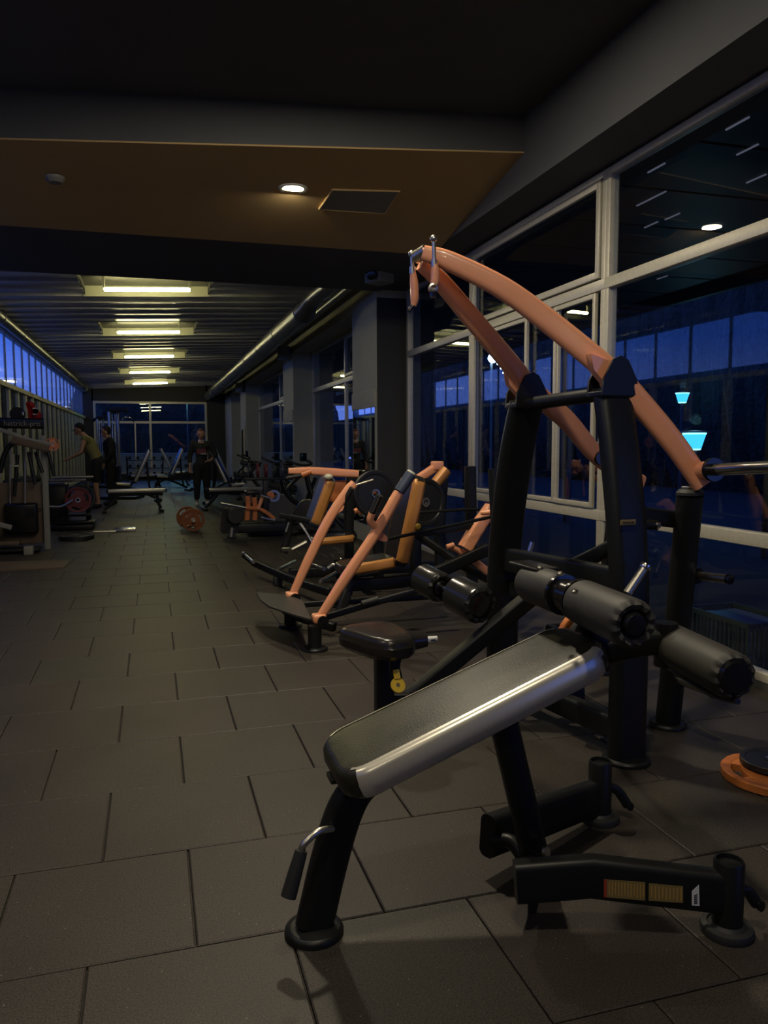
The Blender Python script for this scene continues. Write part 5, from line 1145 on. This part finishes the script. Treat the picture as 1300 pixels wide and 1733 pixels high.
bowl_lamp(1155, 674, 20, .40, 'smaller bowl street lamp glowing blue, above the nearest one')
bowl_lamp(1185, 648, 42, .30, 'tiny farthest street lamp glowing pale blue')
c = P(834, 606, y=23); t = thing('floodlight_mast', 'thin mast with a dazzling blue white floodlight outside the sliding window', 'floodlight', (c.x, c.y, -.15))
bm = nb(); ball(bm, c, .15); obj('lit_lamp', bm, 'flood', t)
for dx, dy, r in ((9, 9, .05), (14, 17, .035), (18, 25, .025)):
    q = P(834+dx, 606+dy, y=24); bm = nb(); ball(bm, q, r); obj('lit_lamp', bm, 'flood', t)
bm = nb(); tube(bm, [(c.x, c.y+.1, -.15), (c.x, c.y+.1, c.z+.1)], .04, 8)
obj('mast', bm, 'offwhite', t)
c = P(1218, 1075, x=3.6); c.z = 0
t = thing('plastic_crate', 'dark ribbed plastic crate outside behind the low right pane', 'crate', (3.62, 4.2, -.15))
bm = nb()
x0, x1, ya_, yb_, zt = 3.45, 3.85, 3.85, 4.45, .22
for a, b in (((x0, ya_, -.14), (x1, yb_, -.12)), ((x0, ya_, zt-.03), (x0+.02, yb_, zt)), ((x1-.02, ya_, zt-.03), (x1, yb_, zt)), ((x0, ya_, zt-.03), (x1, ya_+.02, zt)), ((x0, yb_-.02, zt-.03), (x1, yb_, zt))): box(bm, a, b)
for k in range(16):
    y = ya_+.01+k*.038; box(bm, (x0, y, -.12), (x0+.01, y+.012, zt)); box(bm, (x1-.01, y, -.12), (x1, y+.012, zt))
for k in range(11):
    x = x0+k*.038; box(bm, (x, ya_, -.12), (x+.012, ya_+.01, zt)); box(bm, (x, yb_-.01, -.12), (x+.012, yb_, zt))
obj('basket', bm, 'crate', t, smooth=False)
bm = nb(); box(bm, (x0+.05, ya_+.05, .15), (x1-.05, yb_-.08, .2), .02); obj('blue_cloth', bm, 'bluevinyl', t)
M['strip'] = mat('glowing_glint', (.2, .2, .25), .4, emit=(.5, .5, .7), estr=.16)  # weak glow standing in for glints in the upper right panes
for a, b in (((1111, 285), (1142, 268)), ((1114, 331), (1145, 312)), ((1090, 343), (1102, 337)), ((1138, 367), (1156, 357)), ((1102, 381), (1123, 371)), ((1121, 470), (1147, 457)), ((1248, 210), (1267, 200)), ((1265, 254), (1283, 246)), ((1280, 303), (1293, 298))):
    p0 = P(*a, z=3.49); bm = nb(); box(bm, (p0.x-.006, p0.y-.11, 3.488), (p0.x+.006, p0.y+.11, 3.498)); tag(obj('glint_bar', bm, 'strip', smooth=False), 'tiny glowing bar imitating a glint under the terrace roof, seen through the upper right panes', 'imitated glint', 'imitated glints under the terrace roof')
# terrace under the windows
bm = nb(); box(bm, (XW+.2, -4, -.16), (8, 31, -.145)); struct('ground', bm, 'night')

# ================================================================== LIGHT
w = bpy.data.worlds.new('dusk'); bpy.context.scene.world = w; w.use_nodes = True; nt = w.node_tree; N = nt.nodes; L = nt.links
bg = N['Background']; tc = N.new('ShaderNodeTexCoord'); sx = N.new('ShaderNodeSeparateXYZ'); L.new(tc.outputs['Generated'], sx.inputs[0])
cr = N.new('ShaderNodeValToRGB'); L.new(sx.outputs['Z'], cr.inputs[0])
cr.color_ramp.elements[0].position = 0; cr.color_ramp.elements[0].color = (.24, .38, 1.25, 1)
cr.color_ramp.elements[1].position = .5; cr.color_ramp.elements[1].color = (.02, .07, .42, 1)
e = cr.color_ramp.elements.new(.085); e.color = (.20, .36, 1.35, 1)
e = cr.color_ramp.elements.new(.125); e.color = (.055, .20, 1.15, 1)
ns = N.new('ShaderNodeTexNoise'); ns.inputs['Scale'].default_value = 3; L.new(tc.outputs['Generated'], ns.inputs['Vector'])
mr = N.new('ShaderNodeMapRange'); mr.inputs['To Min'].default_value = 1.0; mr.inputs['To Max'].default_value = 1.7; L.new(ns.outputs['Fac'], mr.inputs['Value'])
L.new(cr.outputs['Color'], bg.inputs['Color']); L.new(mr.outputs['Result'], bg.inputs['Strength'])
c = P(300, 775, y=36); 
t = thing('street_lamp', 'added green lamp making the glow outside the end window', 'street lamp', (1.6, 37, -.15))
bm = nb(); tube(bm, [(1.6, 37, -.15), (1.6, 37, 3.6)], .05, 8); tube(bm, [(1.6, 37, 3.6), (1.2, 36.8, 3.7)], .05, 8); obj('post', bm, 'pergola', t)
l = bpy.data.lights.new('street_lamp_light', 'POINT'); l.energy = 70; l.color = (.35, 1, .7); l.shadow_soft_size = .1  # lamp added to make the green glow beyond the end window
q = bpy.data.objects.new('street_lamp_light', l); C.objects.link(q); q.location = (1.2, 36.8, 3.55)
bm = nb(); box(bm, (-3, 33.5, -.15), (6, 34.2, 1.0)); tag(obj('garden_wall', bm, 'wallolive', smooth=False), 'low pale wall lit green outside the end window', 'wall')
sc = bpy.context.scene
sc.view_settings.view_transform = 'Standard'; sc.view_settings.look = 'None'; sc.view_settings.gamma = 1; sc.view_settings.use_curve_mapping = False
sc.view_settings.exposure = 0.0
